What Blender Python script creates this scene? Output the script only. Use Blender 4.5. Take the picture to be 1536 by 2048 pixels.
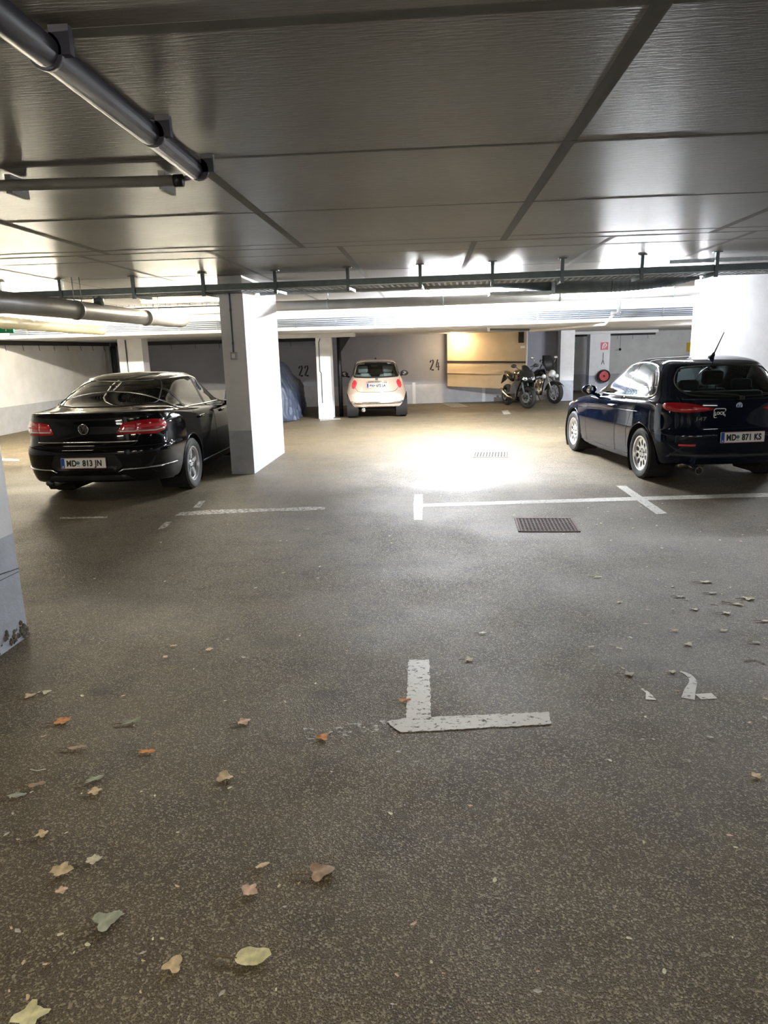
import bpy, bmesh, math, random
from mathutils import Vector, Matrix, noise
from mathutils.bvhtree import BVHTree
R = random.Random(7)
PI = math.pi
for o in list(bpy.data.objects): bpy.data.objects.remove(o)
SC = bpy.context.scene
COL = SC.collection

# ---------------------------------------------------------------- camera
F, PIT, ROLL, CH, YAW = 1401.9, 0.2266, 0.0265, 1.671, -0.070
def _cam():
    cy, sy = math.cos(YAW), math.sin(YAW)
    fw = Vector((sy*math.cos(PIT), cy*math.cos(PIT), -math.sin(PIT)))
    r0 = Vector((cy, -sy, 0)); u0 = r0.cross(fw)
    r = r0*math.cos(ROLL)-u0*math.sin(ROLL); u = u0*math.cos(ROLL)+r0*math.sin(ROLL)
    return fw, r, u
FW, RT, UP = _cam()
ORI = Vector((0, 0, CH))
cd = bpy.data.cameras.new('camera'); cam = bpy.data.objects.new('camera', cd); COL.objects.link(cam)
cam.matrix_world = Matrix(((RT.x, UP.x, -FW.x, 0), (RT.y, UP.y, -FW.y, 0), (RT.z, UP.z, -FW.z, CH), (0, 0, 0, 1)))
cd.sensor_fit = 'VERTICAL'; cd.sensor_height = 36; cd.sensor_width = 27; cd.lens = 36*F/2048; cd.clip_start = .05; cd.clip_end = 100
SC.camera = cam
def ray(x, y): return FW+RT*((x-768)/F)-UP*((y-1024)/F)
def G(x, y, z=0.0):
    d = ray(x, y); return ORI+d*((z-CH)/d.z)
def WY(x, y, Y):
    d = ray(x, y); return ORI+d*(Y/d.y)

# ---------------------------------------------------------------- world, exposure, lamp strengths
w = bpy.data.worlds.new('garage_air'); SC.world = w; w.use_nodes = True
w.node_tree.nodes['Background'].inputs[0].default_value = (.5, .5, .5, 1)
w.node_tree.nodes['Background'].inputs[1].default_value = .05
SC.view_settings.view_transform = 'Standard'; SC.view_settings.look = 'None'
SC.view_settings.gamma = 1; SC.view_settings.use_curve_mapping = False
SC.view_settings.exposure = 2.6
COOL = (.93, .96, 1.0); WARM = (1.0, .90, .70); AMBER = (1, .74, .42)
# lamps: centre x, y, tube length, colour, strength, rotation
LAMPS = [
 (.75, 12.45, 1.5, COOL, 340, 0, 2.7), (3.3, 11.15, 1.5, COOL, 165, 0, 2.7), (-4.35, 12.7, 1.5, WARM, 160, 0, 2.7), (-7.2, 12.5, 1.5, WARM, 340, 0, 2.7),
 (.3, -1.6, 1.5, WARM, 38, 0, 2.7), (3.2, -1.6, 1.5, COOL, 26, 0, 2.7), (-3.0, -1.5, 1.5, WARM, 70, 0, 2.7), (4.6, 4.0, 1.5, COOL, 8, 0, 2.7), (7.6, 12.0, 1.5, COOL, 200, 0, 2.7), (-5.6, 5.6, 1.5, WARM, 16, 0, 2.7), (7.3, 18.2, 1.5, COOL, 190, 0, 2.12), (.4, 14.1, 1.5, COOL, 480, 0, 2.7)]  # last two lamps are added to brighten far right walls and floor near beam
CEIL = 2.70; LOWC = 2.12; BEAM_Y = 15.0

# ---------------------------------------------------------------- materials
MATS = {}
def mat(name, col, rough=.5, metal=0., coat=0., emit=None, es=0, var=0., scale=8., bump=0., bscale=60., col2=None, spec=.5, detail=6):
    if name in MATS: return MATS[name]
    m = bpy.data.materials.new(name); m.use_nodes = True; nt = m.node_tree; b = nt.nodes['Principled BSDF']
    b.inputs['Base Color'].default_value = (*col, 1); b.inputs['Roughness'].default_value = rough; b.inputs['Metallic'].default_value = metal
    b.inputs['Coat Weight'].default_value = coat; b.inputs['Coat Roughness'].default_value = .04
    b.inputs['Specular IOR Level'].default_value = spec
    if emit: b.inputs['Emission Color'].default_value = (*emit, 1); b.inputs['Emission Strength'].default_value = es
    tc = nt.nodes.new('ShaderNodeTexCoord')
    if var or col2:
        n = nt.nodes.new('ShaderNodeTexNoise'); n.inputs['Scale'].default_value = scale; n.inputs['Detail'].default_value = detail
        nt.links.new(tc.outputs['Object'], n.inputs['Vector'])
        mx = nt.nodes.new('ShaderNodeMix'); mx.data_type = 'RGBA'
        c2 = col2 or tuple(c*(1-var) for c in col)
        mx.inputs[6].default_value = (*col, 1); mx.inputs[7].default_value = (*c2, 1)
        rp = nt.nodes.new('ShaderNodeMapRange'); rp.inputs[1].default_value = .35; rp.inputs[2].default_value = .65
        nt.links.new(n.outputs[0], rp.inputs[0]); nt.links.new(rp.outputs[0], mx.inputs[0]); nt.links.new(mx.outputs[2], b.inputs['Base Color'])
    if bump:
        n = nt.nodes.new('ShaderNodeTexNoise'); n.inputs['Scale'].default_value = bscale; n.inputs['Detail'].default_value = 4
        nt.links.new(tc.outputs['Object'], n.inputs['Vector'])
        bp = nt.nodes.new('ShaderNodeBump'); bp.inputs['Strength'].default_value = bump; bp.inputs['Distance'].default_value = .01
        nt.links.new(n.outputs[0], bp.inputs['Height']); nt.links.new(bp.outputs[0], b.inputs['Normal'])
    MATS[name] = m; return m
def glassmat(name, tint, refl=.06):
    m = bpy.data.materials.new(name); m.use_nodes = True; nt = m.node_tree; nt.nodes.clear()
    o = nt.nodes.new('ShaderNodeOutputMaterial'); t = nt.nodes.new('ShaderNodeBsdfTransparent'); g = nt.nodes.new('ShaderNodeBsdfGlossy')
    t.inputs[0].default_value = (*tint, 1); g.inputs['Roughness'].default_value = .02; g.inputs[0].default_value = (1, 1, 1, 1)
    f = nt.nodes.new('ShaderNodeFresnel'); f.inputs[0].default_value = 1.35 if 'dark' in name else 1.5; mx = nt.nodes.new('ShaderNodeMixShader')
    nt.links.new(f.outputs[0], mx.inputs[0]); nt.links.new(t.outputs[0], mx.inputs[1]); nt.links.new(g.outputs[0], mx.inputs[2]); nt.links.new(mx.outputs[0], o.inputs[0])
    MATS[name] = m; return m

def floor_mat():
    m = bpy.data.materials.new('asphalt'); m.use_nodes = True; nt = m.node_tree; b = nt.nodes['Principled BSDF']; L = nt.links.new
    tc = nt.nodes.new('ShaderNodeTexCoord')
    def nz(s, d=6, rg=.6):
        n = nt.nodes.new('ShaderNodeTexNoise'); n.inputs['Scale'].default_value = s; n.inputs['Detail'].default_value = d; n.inputs['Roughness'].default_value = rg
        L(tc.outputs['Object'], n.inputs['Vector']); return n
    def mr(src, a, b_, c, d):
        r = nt.nodes.new('ShaderNodeMapRange'); L(src, r.inputs[0])
        for i, v in enumerate((a, b_, c, d)): r.inputs[i+1].default_value = v
        return r.outputs[0]
    def mix(f, a, c, mode='MIX'):
        x = nt.nodes.new('ShaderNodeMix'); x.data_type = 'RGBA'; x.blend_type = mode
        if isinstance(f, float): x.inputs[0].default_value = f
        else: L(f, x.inputs[0])
        for i, v in ((6, a), (7, c)):
            if isinstance(v, tuple): x.inputs[i].default_value = (*v, 1)
            else: L(v, x.inputs[i])
        return x.outputs[2]
    big = nz(.55, 5); mid = nz(3.2, 6); fine = nz(230, 3, .7); grit = nz(420, 2)
    base = mix(mr(big.outputs[0], .38, .66, 0, 1), (.185, .146, .080), (.168, .132, .084))
    base = mix(mr(mid.outputs[0], .46, .68, 0, .72), base, (.072, .056, .042))
    base = mix(mr(fine.outputs[0], .42, .56, 0, .85), base, (.045, .036, .028))
    vo = nt.nodes.new('ShaderNodeTexVoronoi'); vo.inputs['Scale'].default_value = 170; L(tc.outputs['Object'], vo.inputs['Vector'])
    sep = nt.nodes.new('ShaderNodeSeparateColor'); L(vo.outputs['Color'], sep.inputs[0])
    chips = mr(sep.outputs[0], .76, .88, 0, .7)
    base = mix(chips, base, (.34, .29, .20))
    specks = nz(38, 2, .5); base = mix(mr(specks.outputs[0], .70, .76, 0, .8), base, (.36, .32, .25))
    # dark stains, each with its own place and size
    geo = nt.nodes.new('ShaderNodeNewGeometry')
    wob = nz(2.4, 4); add = nt.nodes.new('ShaderNodeMixRGB') if False else None
    for (sx, sy, sr, st, ax) in STAINS:
        mp = nt.nodes.new('ShaderNodeMapping'); mp.vector_type = 'POINT'
        mp.inputs['Location'].default_value = (-sx/ (sr*ax), -sy/sr, 0); mp.inputs['Scale'].default_value = (1/(sr*ax), 1/sr, 0)
        L(tc.outputs['Object'], mp.inputs['Vector'])
        ln = nt.nodes.new('ShaderNodeVectorMath'); ln.operation = 'LENGTH'; L(mp.outputs[0], ln.inputs[0])
        ad = nt.nodes.new('ShaderNodeMath'); ad.operation = 'MULTIPLY_ADD'; L(wob.outputs[0], ad.inputs[0]); ad.inputs[1].default_value = 1.6; L(ln.outputs['Value'], ad.inputs[2])
        base = mix(mr(ad.outputs[0], 1.1, 2.0, st, 0), base, (.05, .043, .037))
    L(base, b.inputs['Base Color'])
    wet = nz(.9, 4)
    gl = mr(sep.outputs[1], .82, .84, 0, 1); rg = nt.nodes.new('ShaderNodeMix'); rg.data_type = 'FLOAT'
    L(gl, rg.inputs[0]); L(mr(wet.outputs[0], .35, .68, .70, .48), rg.inputs[2]); rg.inputs[3].default_value = .36; L(rg.outputs[0], b.inputs['Roughness'])
    b.inputs['Specular IOR Level'].default_value = .27
    bp = nt.nodes.new('ShaderNodeBump'); bp.inputs['Strength'].default_value = .55; bp.inputs['Distance'].default_value = .004
    s = nt.nodes.new('ShaderNodeMath'); s.operation = 'ADD'; L(fine.outputs[0], s.inputs[0]); L(vo.outputs['Distance'], s.inputs[1]); L(s.outputs[0], bp.inputs['Height'])
    L(bp.outputs[0], b.inputs['Normal'])
    return m
STAINS = []
for (px, py, sr, st, ax) in ((200, 1383, .05, .7, 1.6), (650, 1387, .06, .6, 2.2), (540, 1285, .10, .45, 1.8), (1360, 1530, .035, .5, 1.6), (1290, 1330, .08, .5, 2.0), (1400, 1270, .14, .4, 2), (820, 1130, .35, .4, 1.7), (250, 1190, .3, .3, 2.0)):
    p = G(px, py); STAINS.append((p.x, p.y, sr, st, ax))
def ceil_mat():
    m = bpy.data.materials.new('concrete_ceiling'); m.use_nodes = True; nt = m.node_tree; b = nt.nodes['Principled BSDF']; L = nt.links.new
    tc = nt.nodes.new('ShaderNodeTexCoord'); mp = nt.nodes.new('ShaderNodeMapping'); mp.inputs['Scale'].default_value = (1.2, 9, 1); L(tc.outputs['Object'], mp.inputs[0])
    n = nt.nodes.new('ShaderNodeTexNoise'); n.inputs['Scale'].default_value = 9; n.inputs['Detail'].default_value = 7; L(mp.outputs[0], n.inputs['Vector'])
    n2 = nt.nodes.new('ShaderNodeTexNoise'); n2.inputs['Scale'].default_value = .7; n2.inputs['Detail'].default_value = 5; L(tc.outputs['Object'], n2.inputs['Vector'])
    mx = nt.nodes.new('ShaderNodeMix'); mx.data_type = 'RGBA'; mx.inputs[6].default_value = (.15, .135, .118, 1); mx.inputs[7].default_value = (.22, .205, .19, 1)
    ad = nt.nodes.new('ShaderNodeMath'); ad.operation = 'MULTIPLY_ADD'; ad.inputs[1].default_value = .5; L(n.outputs[0], ad.inputs[0]); L(n2.outputs[0], ad.inputs[2])
    mr = nt.nodes.new('ShaderNodeMapRange'); mr.inputs[1].default_value = .55; mr.inputs[2].default_value = .95; L(ad.outputs[0], mr.inputs[0]); L(mr.outputs[0], mx.inputs[0]); L(mx.outputs[2], b.inputs['Base Color'])
    b.inputs['Roughness'].default_value = .42; b.inputs['Specular IOR Level'].default_value = .18
    bp = nt.nodes.new('ShaderNodeBump'); bp.inputs['Strength'].default_value = .22; bp.inputs['Distance'].default_value = .01; L(n.outputs[0], bp.inputs['Height']); L(bp.outputs[0], b.inputs['Normal'])
    return m
def paint_mark_mat(name, wear, col=(.72, .70, .64)):
    m = bpy.data.materials.new(name); m.use_nodes = True; nt = m.node_tree; b = nt.nodes['Principled BSDF']; L = nt.links.new
    b.inputs['Base Color'].default_value = (*col, 1); b.inputs['Roughness'].default_value = .5
    tc = nt.nodes.new('ShaderNodeTexCoord'); mp = nt.nodes.new('ShaderNodeMapping'); mp.inputs['Scale'].default_value = (1, 1.8, 1); L(tc.outputs['Object'], mp.inputs[0])
    n = nt.nodes.new('ShaderNodeTexNoise'); n.inputs['Scale'].default_value = 24; n.inputs['Detail'].default_value = 10; n.inputs['Roughness'].default_value = .75; L(mp.outputs[0], n.inputs['Vector'])
    gt = nt.nodes.new('ShaderNodeMapRange'); gt.inputs[1].default_value = wear-.02; gt.inputs[2].default_value = wear+.02; L(n.outputs[0], gt.inputs[0]); L(gt.outputs[0], b.inputs['Alpha'])
    return m
M = dict(
 floor=floor_mat(), ceil=ceil_mat(), joint=mat('joint_grey', (.15, .145, .135), .8),
 white=mat('whitewashed_wall', (.80, .80, .80), .75, var=.10, scale=3, bump=.15, bscale=40),
 grey=mat('grey_painted_skirt', (.52, .53, .56), .7, var=.12, scale=5, bump=.15, bscale=50),
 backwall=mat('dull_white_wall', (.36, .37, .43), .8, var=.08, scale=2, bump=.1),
 pwhite=mat('pillar_white', (.86, .87, .90), .7, var=.06, scale=6, bump=.2, bscale=50),
 pgrey=mat('pillar_grey', (.52, .56, .64), .7, var=.15, scale=9, bump=.25, bscale=60),
 rough=mat('bare_concrete', (.30, .27, .23), .9, col2=(.12, .11, .10), scale=40, bump=.8, bscale=90),
 black=mat('stencil_black', (.015, .015, .018), .6), rail=mat('dark_rail', (.035, .033, .035), .5),
 steel=mat('galvanised_steel', (.42, .46, .47), .38, .85, var=.25, scale=14), dsteel=mat('dark_steel', (.13, .16, .17), .45, .6, var=.2, scale=10),
 duct=mat('spiral_duct', (.20, .23, .235), .5, .55, var=.3, scale=6), pvc=mat('grey_pvc', (.30, .29, .27), .42, var=.15, scale=5),
 bluepvc=mat('dark_blue_pvc', (.06, .06, .085), .5, var=.1), ivory=mat('cream_foil', (.72, .68, .52), .45, bump=.1),
 conduit=mat('grey_conduit', (.12, .15, .20), .5), lampw=mat('lamp_white', (.85, .85, .85), .4),
 rust=mat('rusty_iron', (.16, .085, .06), .7, col2=(.09, .055, .045), scale=30, bump=.3), pit=mat('pit_black', (.01, .009, .008), .9),
 greengrate=mat('pale_iron', (.35, .33, .30), .6),
 board=mat('beige_board', (.68, .54, .36), .55, var=.12, scale=2.5), board2=mat('tan_board', (.54, .41, .26), .6, var=.15, scale=2.5),
 red=mat('sign_red', (.55, .02, .05), .4), ered=mat('extinguisher_red', (.5, .02, .03), .25, coat=.5), green=mat('sign_green', (.0, .20, .09), .4),
 signw=mat('sign_white', (.88, .88, .86), .4), yellow=mat('yellow_plastic', (.85, .55, .02), .4), boxg=mat('box_grey', (.42, .43, .44), .5),
 rubber=mat('tyre_rubber', (.018, .018, .019), .75, var=.3, scale=20), alloy=mat('silver_alloy', (.74, .75, .77), .28, .75), dark=mat('dark_plastic', (.012, .012, .013), .45),
 chrome=mat('chrome', (.85, .86, .88), .08, 1.), pblack=mat('black_paint', (.003, .0035, .005), .5, .0, .75, spec=.0), pblue=mat('blue_black_paint', (.004, .007, .018), .5, .0, .75, spec=.0),
 pcream=mat('cream_paint', (.62, .49, .40), .3, 0, 1.), seat=mat('seat_cloth', (.016, .016, .018), .9), lseat=mat('light_seat', (.45, .45, .42), .8),
 tail=mat('red_tail_lens', (.42, .006, .012), .12, 0, 1., emit=(.6, .01, .02), es=0), tail2=mat('bright_red_lens', (.75, .04, .06), .15, 0, 1.), clear=mat('clear_lens', (.85, .85, .85), .1, .4, 1.),
 plate=mat('plate_white', (.85, .85, .85), .35), pred=mat('plate_red_edge', (.5, .03, .03), .4), eublue=mat('plate_blue', (.01, .08, .42), .4), crest=mat('plate_crest', (.10, .22, .26), .5),
 grey2=mat('diffuser_grey', (.025, .027, .03), .5), engine=mat('engine_metal', (.40, .38, .35), .35, .9, var=.4, scale=30), warmch=mat('warm_chrome', (.85, .72, .55), .15, 1.),
 tarp=mat('blue_grey_tarp', (.055, .07, .115), .5, var=.3, scale=4, bump=.3, bscale=12), hlamp=mat('headlamp_glass', (.8, .82, .85), .05, .2, 1.),
 bikeblk=mat('bike_black', (.008, .009, .009), .22, 0, .8), exh=mat('exhaust_steel', (.55, .53, .50), .25, 1.),
)
GL = glassmat('tinted_glass', (.42, .48, .46)); GLD = glassmat('dark_glass', (.10, .11, .11)); GLC = glassmat('clear_glass', (.68, .78, .78))
M.update(glass=GL, dglass=GLD, cglass=GLC)

# ---------------------------------------------------------------- mesh helpers
def link(name, bm, m, parent=None, smooth=False, auto=None):
    me = bpy.data.meshes.new(name); bm.normal_update(); bm.to_mesh(me); bm.free()
    ms = m if isinstance(m, (list, tuple)) else [m]
    for x in ms: me.materials.append(x)
    if smooth:
        for p in me.polygons: p.use_smooth = True
        if auto: 
            try: me.set_sharp_from_angle(angle=math.radians(auto))
            except Exception: pass
    o = bpy.data.objects.new(name, me); COL.objects.link(o)
    if parent: o.parent = parent
    return o
def tag(o, label=None, cat=None, group=None, kind=None):
    if label: o['label'] = label
    if cat: o['category'] = cat
    if group: o['group'] = group
    if kind: o['kind'] = kind
    return o
def thing(name, loc, rz, label, cat, group=None):
    o = bpy.data.objects.new(name, None); COL.objects.link(o); o.location = loc; o.rotation_euler = (0, 0, rz); o.empty_display_size = .2
    return tag(o, label, cat, group)
def struct(name, bm, m): return tag(link(name, bm, m), kind='structure')
def BM(): return bmesh.new()
def box(bm, a, b, rot=0, piv=None, mi=0):
    vs = []
    for z in (a[2], b[2]):
        for x, y in ((a[0], a[1]), (b[0], a[1]), (b[0], b[1]), (a[0], b[1])): vs.append(bm.verts.new((x, y, z)))
    for f in ((3, 2, 1, 0), (4, 5, 6, 7), (0, 1, 5, 4), (1, 2, 6, 5), (2, 3, 7, 6), (3, 0, 4, 7)):
        fc = bm.faces.new([vs[i] for i in f]); fc.material_index = mi
    if rot:
        p = piv or ((a[0]+b[0])/2, (a[1]+b[1])/2, 0)
        bmesh.ops.rotate(bm, verts=vs, cent=p, matrix=Matrix.Rotation(rot, 3, 'Z'))
    return vs
def rbox(bm, a, b, r=.01, seg=2):
    vs = box(bm, a, b); es = set()
    for v in vs:
        for e in v.link_edges: es.add(e)
    bmesh.ops.bevel(bm, geom=list(es), offset=r, segments=seg, profile=.5, affect='EDGES')
def prism(bm, quad, z0, z1):
    n = len(quad); lo = [bm.verts.new((p[0], p[1], z0)) for p in quad]; hi = [bm.verts.new((p[0], p[1], z1)) for p in quad]
    bm.faces.new(hi); bm.faces.new(lo[::-1])
    for i in range(n): bm.faces.new([lo[i], lo[(i+1) % n], hi[(i+1) % n], hi[i]])
def tube(bm, pts, r, n=10, cap=True, closed=False, mi=0):
    pts = [Vector(p) for p in pts]; N = len(pts); rs = r if isinstance(r, (list, tuple)) else [r]*N
    rings = []; prev = None
    for i, p in enumerate(pts):
        if closed: t = pts[(i+1) % N]-pts[i-1]
        else: t = pts[min(i+1, N-1)]-pts[max(i-1, 0)]
        t.normalize()
        if prev is None: a = Vector((0, 0, 1)) if abs(t.z) < .9 else Vector((1, 0, 0)); a = (a-t*a.dot(t)).normalized()
        else: a = (prev-t*prev.dot(t)).normalized()
        prev = a; b = t.cross(a)
        rings.append([bm.verts.new(p+(a*math.cos(2*PI*k/n)+b*math.sin(2*PI*k/n))*rs[i]) for k in range(n)])
    for i in range(N if closed else N-1):
        A, B = rings[i], rings[(i+1) % N]
        for k in range(n):
            f = bm.faces.new([A[k], A[(k+1) % n], B[(k+1) % n], B[k]]); f.material_index = mi; f.smooth = True
    if cap and not closed:
        bm.faces.new(rings[0][::-1]).material_index = mi; bm.faces.new(rings[-1]).material_index = mi
def lathe(bm, prof, axis='y', n=40, c=(0, 0, 0), close=False):
    # prof: (radius, along) pairs
    rg = []
    for (r, a) in prof:
        ring = []
        for k in range(n):
            t = 2*PI*k/n
            if axis == 'y': v = (c[0]+r*math.cos(t), c[1]+a, c[2]+r*math.sin(t))
            elif axis == 'x': v = (c[0]+a, c[1]+r*math.cos(t), c[2]+r*math.sin(t))
            else: v = (c[0]+r*math.cos(t), c[1]+r*math.sin(t), c[2]+a)
            ring.append(bm.verts.new(v))
        rg.append(ring)
    m = len(rg)
    for i in range(m if close else m-1):
        A, B = rg[i], rg[(i+1) % m]
        for k in range(n):
            f = bm.faces.new([A[k], A[(k+1) % n], B[(k+1) % n], B[k]]); f.smooth = True
    if not close:
        for ring, s in ((rg[0], 1), (rg[-1], -1)):
            try: bm.faces.new(ring[::s])
            except Exception: pass
    bmesh.ops.recalc_face_normals(bm, faces=bm.faces[:])
def arc(c, r, a0, a1, n=8): return [(c[0]+r*math.cos(math.radians(a0+(a1-a0)*i/n)), c[1]+r*math.sin(math.radians(a0+(a1-a0)*i/n))) for i in range(n+1)]
def textmesh(name, s, h, m, parent, mtx, sx=1., bold=0., ext=.0012):
    cu = bpy.data.curves.new(name, 'FONT'); cu.body = s; cu.size = h/.69; cu.extrude = ext; cu.offset = bold; cu.align_x = 'CENTER'; cu.space_character = 1.08
    to = bpy.data.objects.new('tmp', cu); COL.objects.link(to)
    bpy.context.view_layer.update()
    me = bpy.data.meshes.new_from_object(to.evaluated_get(bpy.context.evaluated_depsgraph_get()))
    bpy.data.objects.remove(to)
    for v in me.vertices: v.co.x *= sx
    me.transform(mtx); me.materials.clear(); me.materials.append(m); me.name = name
    o = bpy.data.objects.new(name, me); COL.objects.link(o)
    if parent: o.parent = parent
    return o
def frame(origin, xdir, ydir):
    x = Vector(xdir).normalized(); y = Vector(ydir); y = (y-x*y.dot(x)).normalized(); z = x.cross(y)
    return Matrix(((x.x, y.x, z.x, origin[0]), (x.y, y.y, z.y, origin[1]), (x.z, y.z, z.z, origin[2]), (0, 0, 0, 1)))

# ================================================================ SETTING
b = BM(); box(b, (-9.8, -6, -.2), (9.6, 28.4, 0)); struct('floor', b, M['floor'])
b = BM(); box(b, (-9.8, -6, CEIL), (9.6, BEAM_Y, CEIL+.3)); struct('ceiling', b, M['ceil'])
b = BM(); box(b, (-9.8, BEAM_Y, LOWC), (9.6, 28.4, CEIL+.3)); tag(link('ceiling_lower', b, M['white']), kind='structure')
b = BM()
JW = .035
def jl(x, y0, y1, w_=JW): box(b, (x-w_, y0, CEIL-.0008), (x+w_, y1, CEIL+.01))
def jc(y, x0, x1, w_=.012): box(b, (x0, y-w_, CEIL-.0010), (x1, y+w_, CEIL+.01))
for i in range(-4, 5): jl(.73+2.0*i, -6, 7.42)
for i in range(-6, 7): jl(.45+1.35*i, 7.42, BEAM_Y, .03)
for y, ww in ((2.5, .035), (4.03, .018), (5.55, .012), (7.15, .01), (7.42, .016), (7.95, .009), (9.6, .012), (11.2, .012), (1.0, .02), (-.5, .02), (-2, .02), (-3.5, .02), (12.8, .012)): jc(y, -9.8, 9.6, ww)
struct('trim_1', b, M['joint'])
# walls
b = BM(); box(b, (-10.1, -6, 0), (-9.8, 21.6, 2.7)); struct('wall_left', b, M['white'])
b = BM(); box(b, (9.6, -6, 0), (9.9, 28.4, 2.7)); struct('wall_right', b, M['white'])
b = BM(); box(b, (-10.1, -6.3, 0), (9.9, -6, 2.7)); struct('wall_front', b, M['white'])
BW = lambda x: 21.4+(x+9.8)*(22.95-21.4)/14.2      # the back wall runs slightly askew
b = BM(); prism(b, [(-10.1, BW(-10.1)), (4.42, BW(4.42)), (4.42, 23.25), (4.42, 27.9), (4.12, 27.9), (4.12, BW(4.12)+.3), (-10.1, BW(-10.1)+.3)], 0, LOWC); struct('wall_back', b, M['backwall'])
b = BM(); box(b, (4.12, 27.3, 0), (9.9, 27.6, LOWC)); struct('wall_far', b, M['white'])
def band(name, p0, p1, h, t=.006, m=None):
    p0, p1 = Vector(p0), Vector(p1); d = (p1-p0).normalized(); n = Vector((d.y, -d.x))*t
    bb = BM(); prism(bb, [p0, p1, p1+n, p0+n], 0, h); bmesh.ops.recalc_face_normals(bb, faces=bb.faces[:]); struct(name, bb, m or M['grey'])
band('baseboard_left', (-9.8, -6), (-9.8, 21.4), .62)
band('baseboard_back', (-9.8, BW(-9.8)), (4.42, BW(4.42)), .60)
band('baseboard_far', (4.42, 27.3), (9.6, 27.3), .60)
band('baseboard_right', (9.6, 28), (9.6, -6), .62)
# bare patch low on the back wall and the white post stripe by the skirt
b = BM()
for k in range(26):
    x = 2.0+2.1*k/26; h = .13+.10*noise.noise(Vector((k*.7, 0, 0)))+.06*math.sin(k*.4)
    prism(b, [(x, BW(x)-.012), (x+.083, BW(x+.083)-.012), (x+.083, BW(x)-.004), (x, BW(x)-.004)], 0, max(.05, h))
tag(link('plaster_patch', b, M['rough']), 'crumbling brown plaster along the foot of the back wall behind the motorcycles', 'plaster')
for i, (px, lab) in enumerate(((828, 'narrow white upright strip on grey skirt right of the cream car'), (968, 'narrow white upright strip on grey skirt under the beige board'))):
    p = WY(px, 780, 22.5); b = BM(); x = p.x; prism(b, [(x-.05, BW(x)-.022), (x+.05, BW(x)-.022), (x+.05, BW(x)-.007), (x-.05, BW(x)-.007)], 0, .66)
    tag(link('wall_strip', b, M['white']), lab, 'strip', 'white strips on the back wall')

# ---------------------------------------------------------------- pillars
def pillar(x0, y0, x1, y1, top, label, ht=.64, rot=0, mt=None):
    t = thing('pillar', ((x0+x1)/2, (y0+y1)/2, 0), rot, label, 'pillar'); hx, hy = (x1-x0)/2, (y1-y0)/2
    b = BM(); box(b, (-hx, -hy, ht), (hx, hy, top)); link('shaft', b, M['pwhite'], t)
    b = BM(); box(b, (-hx, -hy, 0), (hx, hy, ht)); link('painted_base', b, M['pgrey'], t)
    return t
pn = pillar(-2.86, 1.75, -2.51, 3.92, CEIL, 'white slab pillar with grey chipped base at the left edge, nearest of all', .66)
b = BM()   # crumbled corner of the nearest pillar, rough lump of bare concrete
for k in range(60):
    y = 1.085-abs(R.gauss(0, .16)); z = abs(R.gauss(0, .05)); s = R.uniform(.008, .022)
    if y < .55: continue
    bmesh.ops.create_icosphere(b, subdivisions=1, radius=s, matrix=Matrix.Translation((.172, y, z+.01)))
link('crumbled_corner', b, M['rough'], pn)
b = BM(); tube(b, [(.178, .80, .47), (.178, .95, .455), (.178, 1.08, .44)], .003, 5); tube(b, [(.178, .7, .43), (.178, .9, .425), (.178, 1.08, .42)], .002, 5); link('scrape_mark', b, M['black'], pn)
pm = pillar(-2.85, 9.74, -2.52, 11.86, CEIL, 'white slab pillar with grey base beside the black saloon, switch box on it', .62)
b = BM(); tube(b, [(-.01, -1.075, 2.6), (-.01, -1.075, 1.78), (-.012, -1.075, 1.70)], .011, 8); tube(b, [(-.01, -1.075, 2.28), (-.01, -1.075, 2.24)], .015, 8); tube(b, [(-.01, -1.075, 1.84), (-.01, -1.075, 1.8)], .015, 8); link('conduit', b, M['conduit'], pm, True)
sb = BM(); rbox(sb, (-.05, -1.11, 1.60), (.035, -1.06, 1.70), .008); so = link('switch_box', sb, M['boxg'], pm)
sb = BM(); rbox(sb, (-.03, -1.118, 1.62), (.015, -1.108, 1.68), .004); link('rocker', sb, M['signw'], so)
p2 = pillar(-2.86, 17.9, -2.50, 18.35, 2.02, 'slim white pillar between the tarpaulined car and the cream car', .02)
b = BM(); rbox(b, (-1.05, -.62, 2.02), (.82, -.10, LOWC), .015); link('capital', b, M['white'], p2)
b = BM(); tube(b, [(-.06, -.235, 2.0), (-.10, -.235, 1.9), (-.10, -.235, 1.2), (-.07, -.235, 1.15), (-.07, -.235, .4)], .012, 8); link('conduit', b, M['conduit'], p2, True)
b = BM(); rbox(b, (-.10, -.26, .30), (-.03, -.22, .40), .006); link('socket_box', b, M['signw'], p2)
pl = pillar(-7.95, 17.9, -7.32, 18.3, LOWC, 'white pillar behind the black saloon in the far left corner')
b = BM(); tube(b, [(-.1, -.21, 2.1), (-.1, -.21, .3)], .016, 8); link('conduit', b, M['dsteel'], pl, True)
pr = pillar(4.31, 11.9, 5.75, 12.25, CEIL, 'broad bright white pillar behind the dark hatchback at the right edge')
ph = pillar(5.45, 25.0, 6.12, 25.5, LOWC, 'white pillar with the red fire sign beyond the dark hatchback')
b = BM(); rbox(b, (-1.1, -.35, 2.02), (1.9, -.05, LOWC), .015); link('capital', b, M['white'], ph)
pc = pillar(3.98, 22.3, 4.40, 22.85, LOWC, 'white pillar with grey base right of the cruiser motorcycle', .62)

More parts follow.
